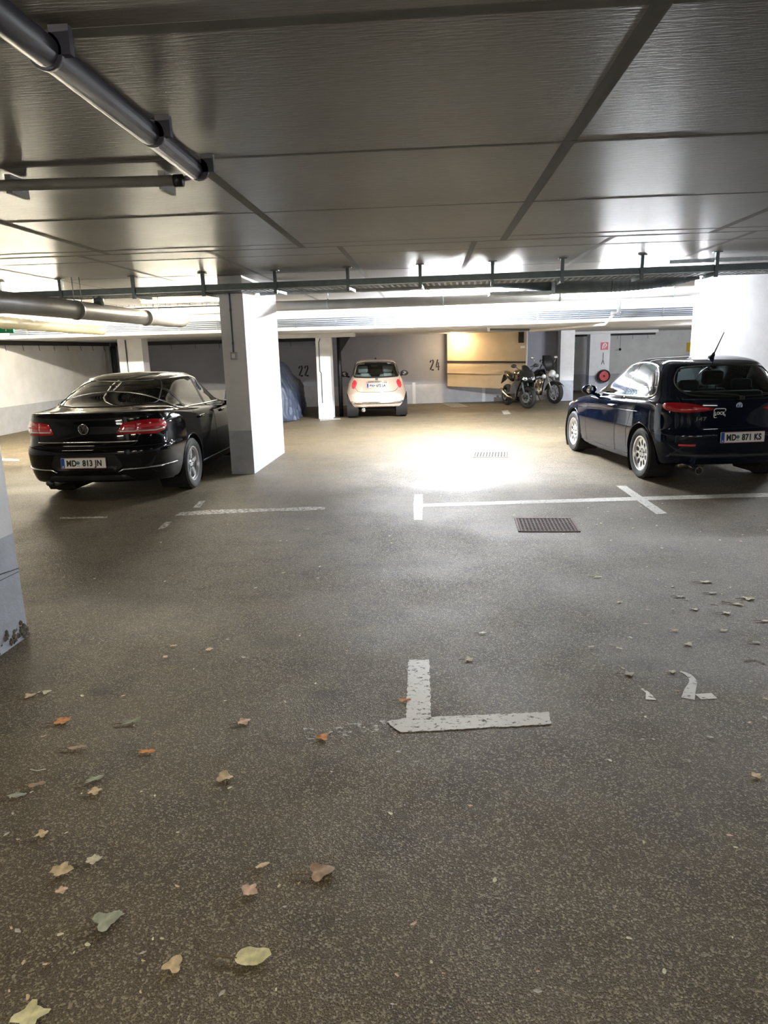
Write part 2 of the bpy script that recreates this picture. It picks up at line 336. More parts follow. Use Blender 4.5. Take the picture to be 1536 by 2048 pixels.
# ---------------------------------------------------------------- lamps
def tube_light(i, x, y, L_, col, st, rot, cz, label):
    t = thing('fluorescent_lamp', (x, y, cz), rot, label, 'lamp', 'fluorescent ceiling lamps')
    b = BM(); rbox(b, (-L_/2-.04, -.045, -.055), (L_/2+.04, .045, 0), .008); link('housing', b, M['lampw'], t)
    for s in (-1, 1): b = BM(); rbox(b, (s*(L_/2+.01)-.02, -.02, -.11), (s*(L_/2+.01)+.02, .02, -.05), .004); link('tube_holder', b, M['lampw'], t)
    e = mat('tube_glow_%d' % i, (.9, .9, .9), .4, emit=col, es=st)
    b = BM(); tube(b, [(-L_/2, 0, -.09), (L_/2, 0, -.09)], .016, 10); link('tube', b, e, t)
    return t
LL = ['fluorescent lamp above the gangway, in front of the cream car', 'fluorescent lamp above the dark hatchback bonnet', 'warm fluorescent lamp seen behind the left duct end', 'warm fluorescent lamp far left beyond the black saloon',
      'warm fluorescent lamp behind the viewer, over the gangway', 'cool fluorescent lamp behind the viewer, right side', 'warm fluorescent lamp left of the nearest pillar', 'fluorescent lamp over the right bay, nearest to the viewer', 'fluorescent lamp right of the broad bright pillar', 'warm fluorescent lamp over the empty left bay', 'added fluorescent lamp under the low ceiling, brightening the far and right walls', 'added fluorescent lamp hidden behind the crossing pipe, brightening the floor near the white beam']
for i, (x, y, L_, c, s, r, cz) in enumerate(LAMPS): tube_light(i, x, y, L_, c, s, r, cz, LL[i])

# ================================================================ OVERHEAD SERVICES
# cable tray with hangers
TY = lambda x: 9.30-.06*x if x < 9 else 9.0
TZ = 2.475
t = thing('cable_tray', (0, 0, 0), 0, 'long dark steel cable tray hanging under the ceiling across the garage', 'cable tray')
def lat(x, dy, z): return (x, TY(x)+dy, z)
XS = [-8, -4, 0, 4, 8]
for dy, nm in ((-.13, 'side_rail'), (.36, 'side_rail')):
    b = BM()
    for i in range(len(XS)-1):
        a, c = XS[i], XS[i+1]
        prism(b, [(a, TY(a)+dy), (c, TY(c)+dy), (c, TY(c)+dy+.006), (a, TY(a)+dy+.006)], TZ, TZ+.085)
        prism(b, [(a, TY(a)+dy-.0), (c, TY(c)+dy-.0), (c, TY(c)+dy+.025*(1 if dy < 0 else -1)), (a, TY(a)+dy+.025*(1 if dy < 0 else -1))], TZ-.003, TZ)
    bmesh.ops.recalc_face_normals(b, faces=b.faces[:]); link(nm, b, M['dsteel'], t)
b = BM(); k = -8
while k < 8:
    prism(b, [(k, TY(k)-.12), (k+.028, TY(k)-.12), (k+.055, TY(k)+.35), (k+.027, TY(k)+.35)], TZ, TZ+.012); k += .075
for s in (-.12, .02, .15, .25, .34): prism(b, [(-8, TY(-8)+s-.012), (8, TY(8)+s-.012), (8, TY(8)+s+.012), (-8, TY(-8)+s+.012)], TZ, TZ+.010)
link('perforated_bed', b, M['steel'], t)
hp = [(120, 560), (265, 550), (405, 545), (550, 545), (695, 530), (840, 525), (985, 520), (1125, 512), (1285, 500), (1435, 497), (0, 570)]
hl = ['fifth to the left of', 'fourth left of', 'third left of']
for i, (px, py) in enumerate(sorted(hp)):
    d = ray(px, py-8+20); x = 9.2*d.x/d.y
    x = (TY(0)-.14)*d.x/(d.y+.06*d.x)
    h = thing('tray_hanger', (x, TY(x)-.15, CEIL), -.06, 'dark steel tray hanger, %s' % ['at the left picture edge', 'above the thick left pipe near its bracket', 'above the left pipe, left of the saloon roof', 'just left of the pillar beside the saloon', 'right above the pillar beside the saloon', 'above the tarpaulined car', 'above and right of the cream car', 'at the left end of the duct transition box', 'at the right end of the duct transition box', 'above the flexible duct bend', 'near the right broad pillar'][i], 'bracket', 'hangers of the cable tray')
    b = BM(); box(b, (-.02, -.004, TZ-CEIL-.06), (.02, .002, 0)); box(b, (-.02, .002, TZ-CEIL-.06), (-.014, .03, 0)); box(b, (.014, .002, TZ-CEIL-.06), (.02, .03, 0)); link('upright', b, M['dsteel'], h)
    b = BM(); prism(b, [(-.02, .03), (.02, .03), (.012, .52), (-.012, .52)], TZ-CEIL-.04, TZ-CEIL-.006); link('arm', b, M['dsteel'], h)
    b = BM(); box(b, (-.05, -.02, -.008), (.05, .06, 0)); link('foot_plate', b, M['dsteel'], h)
# a slim steel channel resting above the tray, right side
b = BM(); prism(b, [(2.9, TY(2.9)+.02), (5.4, TY(5.4)+.02), (5.4, TY(5.4)+.07), (2.9, TY(2.9)+.07)], TZ+.13, TZ+.17); tag(link('steel_channel', b, M['steel']), 'pale slotted steel channel above the tray at the right', 'channel')
# cables lying in tray
for k, (dy, rr) in enumerate(((-.07, .012), (-.03, .010), (.03, .014))):
    b = BM(); tube(b, [(x, TY(x)+dy+.01*math.sin(x*3+k), TZ+.012+rr+.002*math.sin(x*2.1+k)) for x in [i*.4-7.8 for i in range(40)]], rr, 6)
    tag(link('cable', b, M['dark'] if k else M['boxg']), 'power cable lying in the cable tray, %s' % ['nearest the viewer', 'in the middle', 'on the far side'][k], 'cable', 'cables in the tray')

def spiral_tube(bm, pts, r, pitch=.12, amp=.006, n=20):
    # resampled tube with raised seams
    P = [Vector(p) for p in pts]; out = []; rs = []; acc = 0
    for i in range(len(P)-1):
        L_ = (P[i+1]-P[i]).length; m_ = max(1, int(L_/(pitch/4)))
        for k in range(m_):
            out.append(P[i].lerp(P[i+1], k/m_)); s = (acc+L_*k/m_) % pitch; rs.append(r+(amp if s < pitch*.22 else 0))
        acc += L_
    out.append(P[-1]); rs.append(r)
    tube(bm, out, rs, n)
def curvepts(a, b_, c, n=10):   # quadratic bend
    a, b_, c = Vector(a), Vector(b_), Vector(c)
    return [a*(1-t)**2+b_*2*t*(1-t)+c*t*t for t in [i/n for i in range(n+1)]]
# spiral duct just behind the tray
DY = 10.5
z0 = WY(700, 576, DY).z; z1 = WY(1180, 573, DY).z
t = thing('ventilation_duct', (0, DY, 0), 0, 'round spiral steel duct with a flat transition box behind the tray', 'duct')
xa = WY(985, 560, DY).x; xb = WY(1100, 570, DY).x
b = BM(); spiral_tube(b, [(-2.45, 0, 2.578), (xa-.1, 0, 2.585)], .085, .30, .004); link('duct_run', b, M['duct'], t, True)
b = BM(); tube(b, curvepts((xa-.12, 0, 2.585), (xa+.35, 0, 2.59), (xb+.02, .0, 2.49)), [.085+.004*(i % 2) for i in range(11)], 20); link('bend', b, M['duct'], t, True)
b = BM(); rbox(b, (xa-.05, -.16, 2.385), (xb+.03, .16, 2.425), .006)
box(b, (xb-.0, -.14, 2.40), (xb+.05, .14, 2.59)); link('transition_box', b, M['steel'], t)
b = BM(); spiral_tube(b, [(xb+.05, 0, 2.475), (2.55, 0, 2.475)], .085, .14, .003); link('duct_run', b, M['duct'], t, True)
b = BM(); spiral_tube(b, curvepts((2.55, 0, 2.475), (3.3, 0, 2.49), (3.7, -.1, 2.60), 14), .085, .06, .007); link('flexible_bend', b, M['duct'], t, True)
# big horizontal pipe and its left arm
PY = 12.06
zz = lambda px, py: WY(px, py, PY).z
t = thing('insulated_pipe', (0, PY, 0), 0, 'fat grey insulated pipe crossing under the ceiling in front of the lit beam', 'pipe')
b = BM(); tube(b, [(-4.6, 1.45, 2.50), (-4.3, 1.45, 2.50), (-3.6, .9, 2.47), (-2.6, .0, 2.435), (0, .0, 2.44), (4.30, 0, 2.475)], .08, 24); link('pipe_run', b, M['pvc'], t, True)
for x in (-1.7, .2, 2.1, 3.9):
    z = 2.44+.008*max(0, x); b = BM(); tube(b, [(x, 0, z), (x+.03, 0, z)], .086, 24); tube(b, [(x+.015, 0, z+.08), (x+.015, 0, 2.699)], .006, 6); link('pipe_clamp', b, M['steel'], t, True)
t = thing('insulated_pipe', (-4.6, 0, 0), 0, 'thick grey insulated pipe running from upper left towards the saloon, ending in an elbow', 'pipe')
b = BM(); P0 = Vector((.0, 4.0, 2.28)); P1 = Vector((-.05, 13.2, 2.30)); tube(b, [P0, P0.lerp(P1, .5), P1]+curvepts(P1, (-.05, 13.55, 2.30), (-.04, 13.58, 2.50), 6)[1:], .118, 24); link('pipe_run', b, M['pvc'], t, True)
for y in (5.4, 9.2, 11.5):
    b = BM(); tube(b, [(0, y, 2.285), (0, y+.04, 2.285)], .125, 24); link('collar', b, M['pvc'], t, True)
b = BM(); tube(b, [(0, 9.9, 2.38), (0, 9.9, 2.55)], .07, 16); link('branch', b, M['dsteel'], t, True)
for y in (6.5, 9.3, 12.0):
    for q in (-.05, .05): b = BM(); tube(b, [(q, y, 2.38), (q, y, 2.699)], .006, 6); link('hanger_rod', b, M['steel'], t)
# cream ribbed flexible duct
t = thing('flexible_duct', (0, 0, 0), 0, 'cream ribbed flexible duct below the thick pipe at the far left', 'duct')
pA = WY(-160, 632, 8.8); pB = WY(205, 661, 13.3)
b = BM(); spiral_tube(b, [pA, pB], .085, .16, .007); link('ribbed_hose', b, M['ivory'], t, True)
# dark pipe along ceiling near the camera, plus grey pipe
t = thing('drain_pipe', (-1.2, 0, 0), 0, 'dark blue-grey drain pipe clamped to the ceiling, running to the upper left corner', 'pipe')
b = BM(); tube(b, [(0.02, -.5, CEIL-.075), (-.005, 2, CEIL-.075), (-.03, 3.98, CEIL-.075)], .048, 18); link('pipe_run', b, M['bluepvc'], t, True)
for y in (1.3, 2.42, 3.3, 3.93):
    b = BM(); tube(b, [(-.01, y, CEIL-.075), (-.01, y+.025, CEIL-.075)], .056, 18); box(b, (.01, y, CEIL-.09), (.075, y+.03, CEIL-.004)); link('pipe_clamp', b, M['bluepvc'], t)
t = thing('service_pipe', (0, 0, 0), 0, 'slim greenish-grey pipe with end cap clipped to the ceiling at the left', 'pipe')
b = BM(); tube(b, [(-4.5, 4.02, CEIL-.06), (-1.42, 4.22, CEIL-.06)], .030, 14); link('pipe_run', b, M['pvc'], t, True)
b = BM(); tube(b, [(-4.5, 4.16, CEIL-.035), (-1.48, 4.33, CEIL-.035), (-1.36, 4.25, CEIL-.04)], .013, 10); link('side_conduit', b, M['pvc'], t, True)
b = BM(); tube(b, [(-1.44, 4.22, CEIL-.06), (-1.39, 4.22, CEIL-.06)], .034, 14); link('end_cap', b, M['dark'], t, True)
for x in (-3.6, -2.4, -1.53):
    b = BM(); box(b, (x, 4.12+.065*(x+3), CEIL-.10), (x+.035, 4.30+.065*(x+3), CEIL-.001)); link('clip', b, M['pvc'], t)
# conduits on the beam face
for k in range(5):
    z = 2.205+.036*k; b = BM(); tube(b, [(x, BEAM_Y-.028, z+.004*math.sin(x*1.7+k)) for x in [i*.5-9 for i in range(36)]], .0105, 8)
    tag(link('conduit', b, M['conduit']), 'slim grey conduit, %s of five running along the white beam' % ['lowest', 'second from below', 'middle', 'second from top', 'topmost'][k], 'conduit', 'conduits along the white beam')
for k in range(22):
    x = -8.6+.83*k; b = BM(); box(b, (x-.012, BEAM_Y-.016, 2.18), (x+.012, BEAM_Y, 2.375))
    for q in range(5): box(b, (x-.016, BEAM_Y-.044, 2.192+.036*q), (x+.016, BEAM_Y-.012, 2.2+.036*q))
    tag(link('conduit_bracket', b, M['boxg']), 'small upright bracket clamping the five conduits to the white beam', 'bracket', 'conduit brackets on the beam')
# wire mesh cable basket at left behind the pipe
t = thing('wire_basket', (0, 0, 0), 0, 'wire mesh cable basket under the ceiling left of the pillar by the saloon', 'cable tray')
b = BM()
for dy in (0, .08, .16, .24): tube(b, [(-8, 12.0+dy, 2.47), (-3.0, 11.9+dy, 2.47)], .004, 5)
for k in range(24): tube(b, [(-8+.21*k, 12.0, 2.53), (-8+.21*k, 12.0, 2.47), (-8+.21*k, 12.24, 2.47), (-8+.21*k, 12.24, 2.53)], .004, 5)
link('mesh_wires', b, M['dsteel'], t)
# sprinkler/water pipe crossing down from beam to the board
t = thing('water_pipe', (0, 0, 0), 0, 'white pipe sloping from the beige board up to the beam at the right', 'pipe')
pA = G(1060, 662, 2.05); pC = WY(1228, 627, 14.6); pB = Vector((pA.x+(pC.x-pA.x)*(14.9-pA.y)/(pC.y-pA.y), 14.9, 2.07)) if pA.y > 14.9 else pA.lerp(pC, .5)
b = BM(); tube(b, [pA, pB, pC], .028, 12); link('pipe_run', b, M['lampw'], t, True)
b = BM(); tube(b, [pC+Vector((-.06, 0, 0)), pC, pC+Vector((.08, 0, .02)), pC+Vector((.10, 0, .25))], .035, 12); link('elbow', b, M['boxg'], t, True)
t = thing('valve_pipe', G(980, 659, 2.05), 0, 'dark horizontal pipe above the beige board with a white end', 'pipe')
b = BM(); q = G(1058, 659, 2.05)-G(980, 659, 2.05); tube(b, [(0, 0, 0), q], .022, 10); link('pipe_run', b, M['dsteel'], t, True)
b = BM(); tube(b, [(-.03, 0, -.04), (-.03, 0, .05)], .03, 10); link('pipe_end', b, M['lampw'], t, True)

# ---------------------------------------------------------------- rails with hooks on the walls
def rail(p0, p1, z, label, hooks):
    p0, p1 = Vector(p0), Vector(p1); d = p1-p0; L_ = d.length; d.normalize(); ang = math.atan2(d.y, d.x)
    t = thing('wall_rail', (p0.x, p0.y, z), ang, label, 'rail')
    b = BM(); box(b, (0, -.05, -.0), (L_, 0, .10)); link('rail_bar', b, M['rail'], t)
    for k in range(hooks):
        x = L_*(k+.5)/hooks; b = BM(); tube(b, [(x, -.055, .02), (x, -.055, -.09), (x+.01, -.06, -.13)], .006, 5); link('hook', b, M['rail'], t)
rail((-9.78, 12.0), (-9.78, 21.3), 2.01, 'dark rail with small hooks high on the left wall', 13)
rail((-9.7, BW(-9.7)-.01), (-3.2, BW(-3.2)-.01), 2.0, 'dark rail with hooks high on the back wall behind the saloon', 9)
rail((5.0, 27.29), (8.3, 27.29), 1.98, 'dark rail with hooks high on the far wall beyond the fire sign', 6)
# black downpipes
t = thing('downpipe', (-9.55, 21.15, 0), 0, 'black downpipe standing in the left back corner', 'pipe')
b = BM(); spiral_tube(b, [(0, 0, 0), (0, 0, 2.0)], .08, .45, .012); link('pipe_run', b, M['dark'], t, True)
t = thing('downpipe', (-2.36, 18.55, 0), 0, 'black downpipe with slanting branch right behind the slim white pillar', 'pipe')
b = BM(); tube(b, [(0, 0, 0), (0, 0, LOWC)], .055, 14); link('pipe_run', b, M['dark'], t, True)
b = BM(); prism(b, [(-.05, -.03), (.28, -.03), (.28, .03), (-.05, .03)], 2.0, 2.1)
vs = [b.verts.new(p) for p in ((-.02, -.04, 1.55), (.36, -.04, LOWC-.01), (-.02, -.04, LOWC-.01), (-.02, .04, 1.55), (.36, .04, LOWC-.01), (-.02, .04, LOWC-.01))]
b.faces.new(vs[:3]); b.faces.new(vs[3:][::-1]); b.faces.new([vs[0], vs[3], vs[4], vs[1]]); b.faces.new([vs[1], vs[4], vs[5], vs[2]]); b.faces.new([vs[2], vs[5], vs[3], vs[0]])
link('gusset', b, M['dark'], t)

# ---------------------------------------------------------------- stencil numbers on the back wall
def stroke(bm, pts, wd, mtx, th=.003):
    pts = [Vector((*p, 0)) for p in pts]; L_ = []; Rr = []
    for i, p in enumerate(pts):
        t_ = (pts[min(i+1, len(pts)-1)]-pts[max(i-1, 0)]).normalized(); n = Vector((-t_.y, t_.x, 0))*wd/2; L_.append(p+n); Rr.append(p-n)
    for z in (0, th):
        pass
    lo = [[bm.verts.new(mtx @ (q+Vector((0, 0, z)))) for q in L_+Rr[::-1]] for z in (0, th)]
    n = len(L_)
    for s in range(2):
        V = lo[s]
        for i in range(n-1): bm.faces.new([V[i], V[i+1], V[2*n-2-i], V[2*n-1-i]])
    for i in range(2*n): bm.faces.new([lo[0][i], lo[0][(i+1) % (2*n)], lo[1][(i+1) % (2*n)], lo[1][i]])
TWO = [([(.02, .36), (.03, .42), (.07, .465)], .05), ([(.11, .475), (.15, .455), (.165, .40), (.15, .33), (.10, .22), (.04, .10), (.015, .03)], .05), ([(.07, .025), (.19, .025)], .05)]
FOUR = [([(.10, .49), (.025, .20)], .045), ([(.0, .16), (.10, .16)], .038), ([(.135, .36), (.135, .04)], .04), ([(.17, .16), (.20, .16)], .038), ([(.135, .07), (.135, 0)], .05)]
FIVE = [([(.03, .475), (.09, .475)], .05), ([(.12, .475), (.18, .475)], .05), ([(.045, .45), (.035, .27)], .05), ([(.06, .28), (.13, .29), (.175, .23), (.18, .14)], .05), ([(.17, .10), (.13, .03), (.08, .02)], .05), ([(.05, .03), (.01, .07)], .05)]
for txt, (d1, d2), (px, py), sc, lab in (('24', (TWO, FOUR), (860, 741), 1.0, 'black stencilled number 24 on the back wall'), ('25', (TWO, FIVE), (1079, 740), 1.0, 'black stencilled number 25 behind the cruiser motorcycle'), ('22', (TWO, TWO), (598, 753), 1.0, 'black stencilled number 22 above the tarpaulined car')):
    Y0 = 22.4; p = WY(px, py, Y0); p = WY(px, py, BW(p.x)-.01); hgt = .33; s = hgt/.49
    sl = Vector((1, (22.95-21.4)/14.2, 0)).normalized()
    b = BM(); off = 0
    for D in (d1, d2):
        for pts, wd in D: stroke(b, [((x*s*.95+off), y*s) for x, y in pts], wd*s*1.3, frame((p.x, BW(p.x)-.002, p.z), sl, (0, 0, 1)))
        off += .18
    bmesh.ops.recalc_face_normals(b, faces=b.faces[:]); tag(link('wall_number', b, M['black']), lab, 'number')

# ---------------------------------------------------------------- beige board, its lamp, black bracket
A = WY(895, 710, 22.1); A = Vector((A.x, A.y, 0)); Bq = WY(1052, 710, 21.2); Bq = Vector((Bq.x, Bq.y, 0)); ang = math.atan2(Bq.y-A.y, Bq.x-A.x); LB = (Bq-A).length
t = thing('tilting_door', (A.x, A.y, 0), ang, 'beige swung-open door panel with a black rubber strip, lit by a warm lamp', 'door panel')
b = BM(); box(b, (0, -.02, .92), (LB, .02, LOWC-.01)); link('upper_panel', b, M['board'], t)
b = BM(); box(b, (0, -.02, .54), (LB, .02, .92)); link('lower_panel', b, M['board2'], t)
b = BM(); box(b, (0, -.04, 1.26), (LB, -.02, 1.31)); link('rubber_strip', b, M['rail'], t)
b = BM(); box(b, (LB, -.025, .54), (LB+.035, .025, LOWC-.01)); link('white_edge', b, M['lampw'], t)
b = BM(); box(b, (0.0, -.035, .935), (LB, -.02, .95)); link('fold_line', b, M['board2'], t)
b = BM(); box(b, (LB-.22, -.05, LOWC-.32), (LB-.06, -.02, LOWC-.03)); link('control_box', b, M['dark'], t)
for z in (LOWC-.11, LOWC-.24): b = BM(); lathe(b, [(.05, -.07), (.06, -.05), (.06, -.045)], 'y', 20, (LB-.13, 0, z)); link('round_socket', b, M['rubber'], t)
b = BM(); box(b, (LB-.16, -.024, LOWC-.46), (LB-.03, -.02, LOWC-.40)); link('notice', b, M['signw'], t)
for ch in t.children:
    for v in ch.data.vertices: v.co.z -= (2.11-v.co.z)/1.57*.11*v.co.x/LB
lp = WY(905, 664, 21.6)
t = thing('bulkhead_lamp', (lp.x+.04, lp.y-.1, LOWC), 0, 'small warm glowing lamp at the top left corner of the beige board', 'lamp')
b = BM(); rbox(b, (-.12, -.05, -.03), (.12, .05, 0), .008); link('housing', b, M['lampw'], t)
b = BM(); rbox(b, (-.10, -.04, -.075), (.10, .04, -.03), .015); link('diffuser', b, mat('amber_glow', (.9, .7, .4), .4, emit=AMBER, es=85), t)

# ---------------------------------------------------------------- signs, hose reel, extinguishers, boxes
p = WY(1209, 692, 24.99)
t = thing('fire_sign', (p.x, 24.985, p.z), 0, 'square red hose reel sign on the white pillar', 'sign')
b = BM(); box(b, (-.125, 0, -.125), (.125, .01, .125)); link('sign_plate', b, M['red'], t)
b = BM()
f0 = frame((0, -.001, 0), (1, 0, 0), (0, 0, 1)); stroke(b, [(-.06+.0, -.09), (-.05, .02), (-.03, .07), (.02, .085), (.06, .06), (.065, .01), (.03, -.03), (0, -.02)], .028, f0); stroke(b, [(0, .05), (0, -.09)], .022, f0); stroke(b, [(-.035, .03), (.03, .03)], .02, f0)
link('hose_symbol', b, M['signw'], t)
p = WY(1148, 691, 22.95)
t = thing('exit_sign', (4.445, 23.4, p.z), -.9, 'small green escape sign beside the pillar behind the motorcycles', 'sign')
b = BM(); box(b, (-.02, -.012, -.10), (.24, 0, .10)); link('sign_plate', b, M['green'], t)
b = BM(); f0 = frame((0.1, -.013, 0), (1, 0, 0), (0, 0, 1)); stroke(b, [(-.08, -.05), (-.03, -.01), (0, .02), (-.04, .04)], .02, f0); stroke(b, [(0, .02), (.04, -.02), (.05, -.07)], .02, f0); stroke(b, [(.08, -.07), (.08, .07)], .03, f0); link('running_symbol', b, M['signw'], t)
p = WY(22, 659, 12.5)
t = thing('exit_sign', (p.x, p.y-.3, p.z), .1, 'green and pale escape sign hanging at the left picture edge', 'sign')
b = BM(); rbox(b, (-.22, -.02, -.07), (.22, .02, .07), .004); link('sign_box', b, M['green'], t)
b = BM(); box(b, (-.21, -.025, -.06), (-.10, -.02, .065)); link('pale_field', b, mat('pale_green', (.65, .78, .35), .4), t)
b = BM(); f0 = frame((.1, -.022, 0), (1, 0, 0), (0, 0, 1)); stroke(b, [(-.01, -.04), (.0, .03), (.05, .03)], .014, f0); stroke(b, [(.02, .0), (.06, .015), (.09, .0)], .014, f0); link('symbol', b, M['signw'], t)
b = BM(); tube(b, [(-.15, 0, .07), (-.15, 0, CEIL-p.z)], .004, 5); tube(b, [(.15, 0, .07), (.15, 0, CEIL-p.z)], .004, 5); link('suspension', b, M['steel'], t)
def extinguisher(x, y, z, s, label):
    t = thing('fire_extinguisher', (x, y, z), 0, label, 'extinguisher')
    b = BM(); lathe(b, [(0.001, 0), (.07*s, 0), (.085*s, .02), (.085*s, .42*s), (.07*s, .49*s), (.03*s, .53*s), (.025*s, .56*s), (.001, .56*s)], 'z', 24); link('cylinder', b, M['ered'], t, True, 50)
    b = BM(); rbox(b, (-.03, -.05, .55*s), (.03, .07, .60*s), .006); tube(b, [(0, .05, .6*s), (0, -.06, .63*s)], .008, 6); link('valve_head', b, M['dark'], t)
    b = BM(); tube(b, curvepts((0.02, 0, .57*s), (.16*s, 0, .6*s), (.1*s, 0, .2*s)), .011, 8); link('hose', b, M['dark'], t, True)
extinguisher(4.51, 23.6, .36, .95, 'red extinguisher hung on the wall corner beside the motorcycles')
p = WY(1207, 752, 24.85)
t = thing('hose_reel', (p.x, 24.97, p.z), 0, 'round red fire hose reel on the pillar behind the dark hatchback', 'hose reel')
b = BM(); lathe(b, [(.001, -.20), (.16, -.20), (.17, -.18), (.17, -.05), (.001, -.05)], 'y', 32); link('red_disc', b, M['ered'], t, True, 40)
b = BM(); 
for k in range(4): tube(b, [(.20*math.cos(2*PI*i/30), -.08-.035*k, .20*math.sin(2*PI*i/30)) for i in range(30)], .018, 8, closed=True)
link('coiled_hose', b, M['dark'], t, True)
b = BM(); tube(b, [(0, -.2, 0), (0, 0, 0)], .03, 10); link('axle', b, M['steel'], t)
t = thing('wall_hanger', (5.9, 24.99, 1.15), 0, 'thin dark forked hook above the hose reel', 'hook')
b = BM(); tube(b, [(0, -.01, .25), (0, -.01, .0), (-.05, -.02, -.14)], .008, 6); tube(b, [(0, -.01, 0), (.05, -.02, -.14)], .008, 6); link('hook', b, M['dark'], t)
p = WY(1374, 693, 26.0); X = 9.58
def onright(px, py):
    d = ray(px, py); return ORI+d*(X/d.x)
p = onright(1376, 693)
def rb(name, px0, py0, px1, py1, m, lab, cat, dep=.12):
    a = onright(px0, py0); c = onright(px1, py1); b = BM(); rbox(b, (X-dep, min(a.y, c.y), min(a.z, c.z)), (X+.02, max(a.y, c.y), max(a.z, c.z)), .02); return tag(link(name, b, m), lab, cat)
rb('wall_box', 1369, 685, 1381, 703, M['yellow'], 'yellow box on the right wall above the dark hatchback roof', 'box')
rb('switch_box', 1389, 683, 1397, 694, M['boxg'], 'small grey switch box right of the yellow box', 'box')
a = onright(1366, 686); b = BM(); tube(b, [(X-.05, a.y, a.z), (X-.05, a.y, .9)], .025, 8); tag(link('pipe_stub', b, M['dark']), 'short dark upright pipe left of the yellow box', 'pipe')
a = onright(1384, 684); b = BM(); tube(b, [onright(1392, 684)+Vector((-.03, 0, 0)), a+Vector((-.03, 0, 0)), (X-.03, a.y, 1.0)], .012, 6); tag(link('conduit', b, M['boxg']), 'thin conduit bent down from the grey switch box', 'conduit')
p = WY(1240, 700, 26.9)
b = BM(); tube(b, [(p.x, 26.9, LOWC), (p.x, 26.9, 1.52)], .006, 5); bmesh.ops.create_icosphere(b, subdivisions=2, radius=.05, matrix=Matrix.Translation((p.x, 26.9, 1.48))); tag(link('pull_cord', b, M['dark']), 'hanging pull cord with a dark ball near the fire sign', 'cord')

# ---------------------------------------------------------------- floor markings
MK = [paint_mark_mat('floor_paint', .425), paint_mark_mat('worn_floor_paint', .49), paint_mark_mat('faded_floor_paint', .545, (.50, .47, .42))]
def mark(px, label, m=0, name='parking_line', group=None, z=.002):
    P0 = [G(*p) for p in px]; pts = []; rj = random.Random(len(label))
    for a_, c_ in zip(P0, P0[1:]+P0[:1]):
        k_ = max(1, int((c_-a_).length/.018)); k_ = min(k_, 160)
        for i_ in range(k_): pts.append(a_.lerp(c_, i_/k_)+Vector((rj.uniform(-1, 1), rj.uniform(-1, 1), 0))*.0035)
    b = BM(); vs = [b.verts.new((p.x, p.y, z)) for p in pts]; b.faces.new(vs)
    bmesh.ops.triangulate(b, faces=b.faces[:]); bmesh.ops.recalc_face_normals(b, faces=b.faces[:])
    if b.faces[0].normal.z < 0: bmesh.ops.reverse_faces(b, faces=b.faces[:])
    return tag(link(name, b, MK[m]), label, 'floor marking', group)
mark([(817, 1320), (859, 1320), (862, 1434), (812, 1437)], 'broad white upright bar of the nearest T-shaped bay mark')
mark([(772, 1444), (812, 1437), (1098, 1425), (1103, 1449), (860, 1463), (800, 1465)], 'white crossbar of the nearest T-shaped bay mark, right arm', z=.003)
mark([(605, 1452), (640, 1462), (690, 1450), (772, 1438), (775, 1462), (690, 1474), (612, 1480)], 'flaking left arm of the nearest T-shaped bay mark', 2)
mark([(840, 1008), (1210, 996), (1536, 986), (1600, 984), (1600, 992), (1536, 994), (1210, 1003), (840, 1014)], 'long white bay line running to the right picture edge')
mark([(1232, 972), (1252, 972), (1334, 1027), (1313, 1029)], 'short white divider crossing the long bay line before the dark hatchback', z=.003)
mark([(829, 989), (845, 989), (846, 1008), (844, 1040), (828, 1040), (827, 1008)], 'short shining divider crossing the bay line in the middle', z=.003)
mark([(560, 1017), (612, 1014), (650, 1014), (650, 1019), (600, 1022), (560, 1022)], 'pale remnant of the bay line left of the middle divider', 1)
mark([(360, 1025), (420, 1020), (530, 1017), (560, 1017), (560, 1022), (430, 1028), (350, 1032)], 'thin worn bay line running left towards the saloon', 1)
mark([(385, 1016), (398, 1003), (411, 1001), (400, 1015)], 'small slanted paint remnant behind the saloon rear wheel', 1)
mark([(314, 1060), (330, 1045), (345, 1043), (333, 1055)], 'lower slanted paint remnant left of the worn bay line', 1)
mark([(120, 1035), (215, 1033), (215, 1036), (120, 1038)], 'faint thin line on the floor behind the saloon', 1)
mark([(0, 917), (38, 919), (38, 922), (0, 921)], 'thin cream line on the floor left of the saloon', 0)
mark([(1003, 822), (1015, 820), (1022, 828), (1008, 829)], 'small white paint remnant in front of the black sport motorcycle', 1)
mark([(640, 838), (680, 836), (682, 839), (640, 842)], 'short cream line at the foot of the slim white pillar', 1)
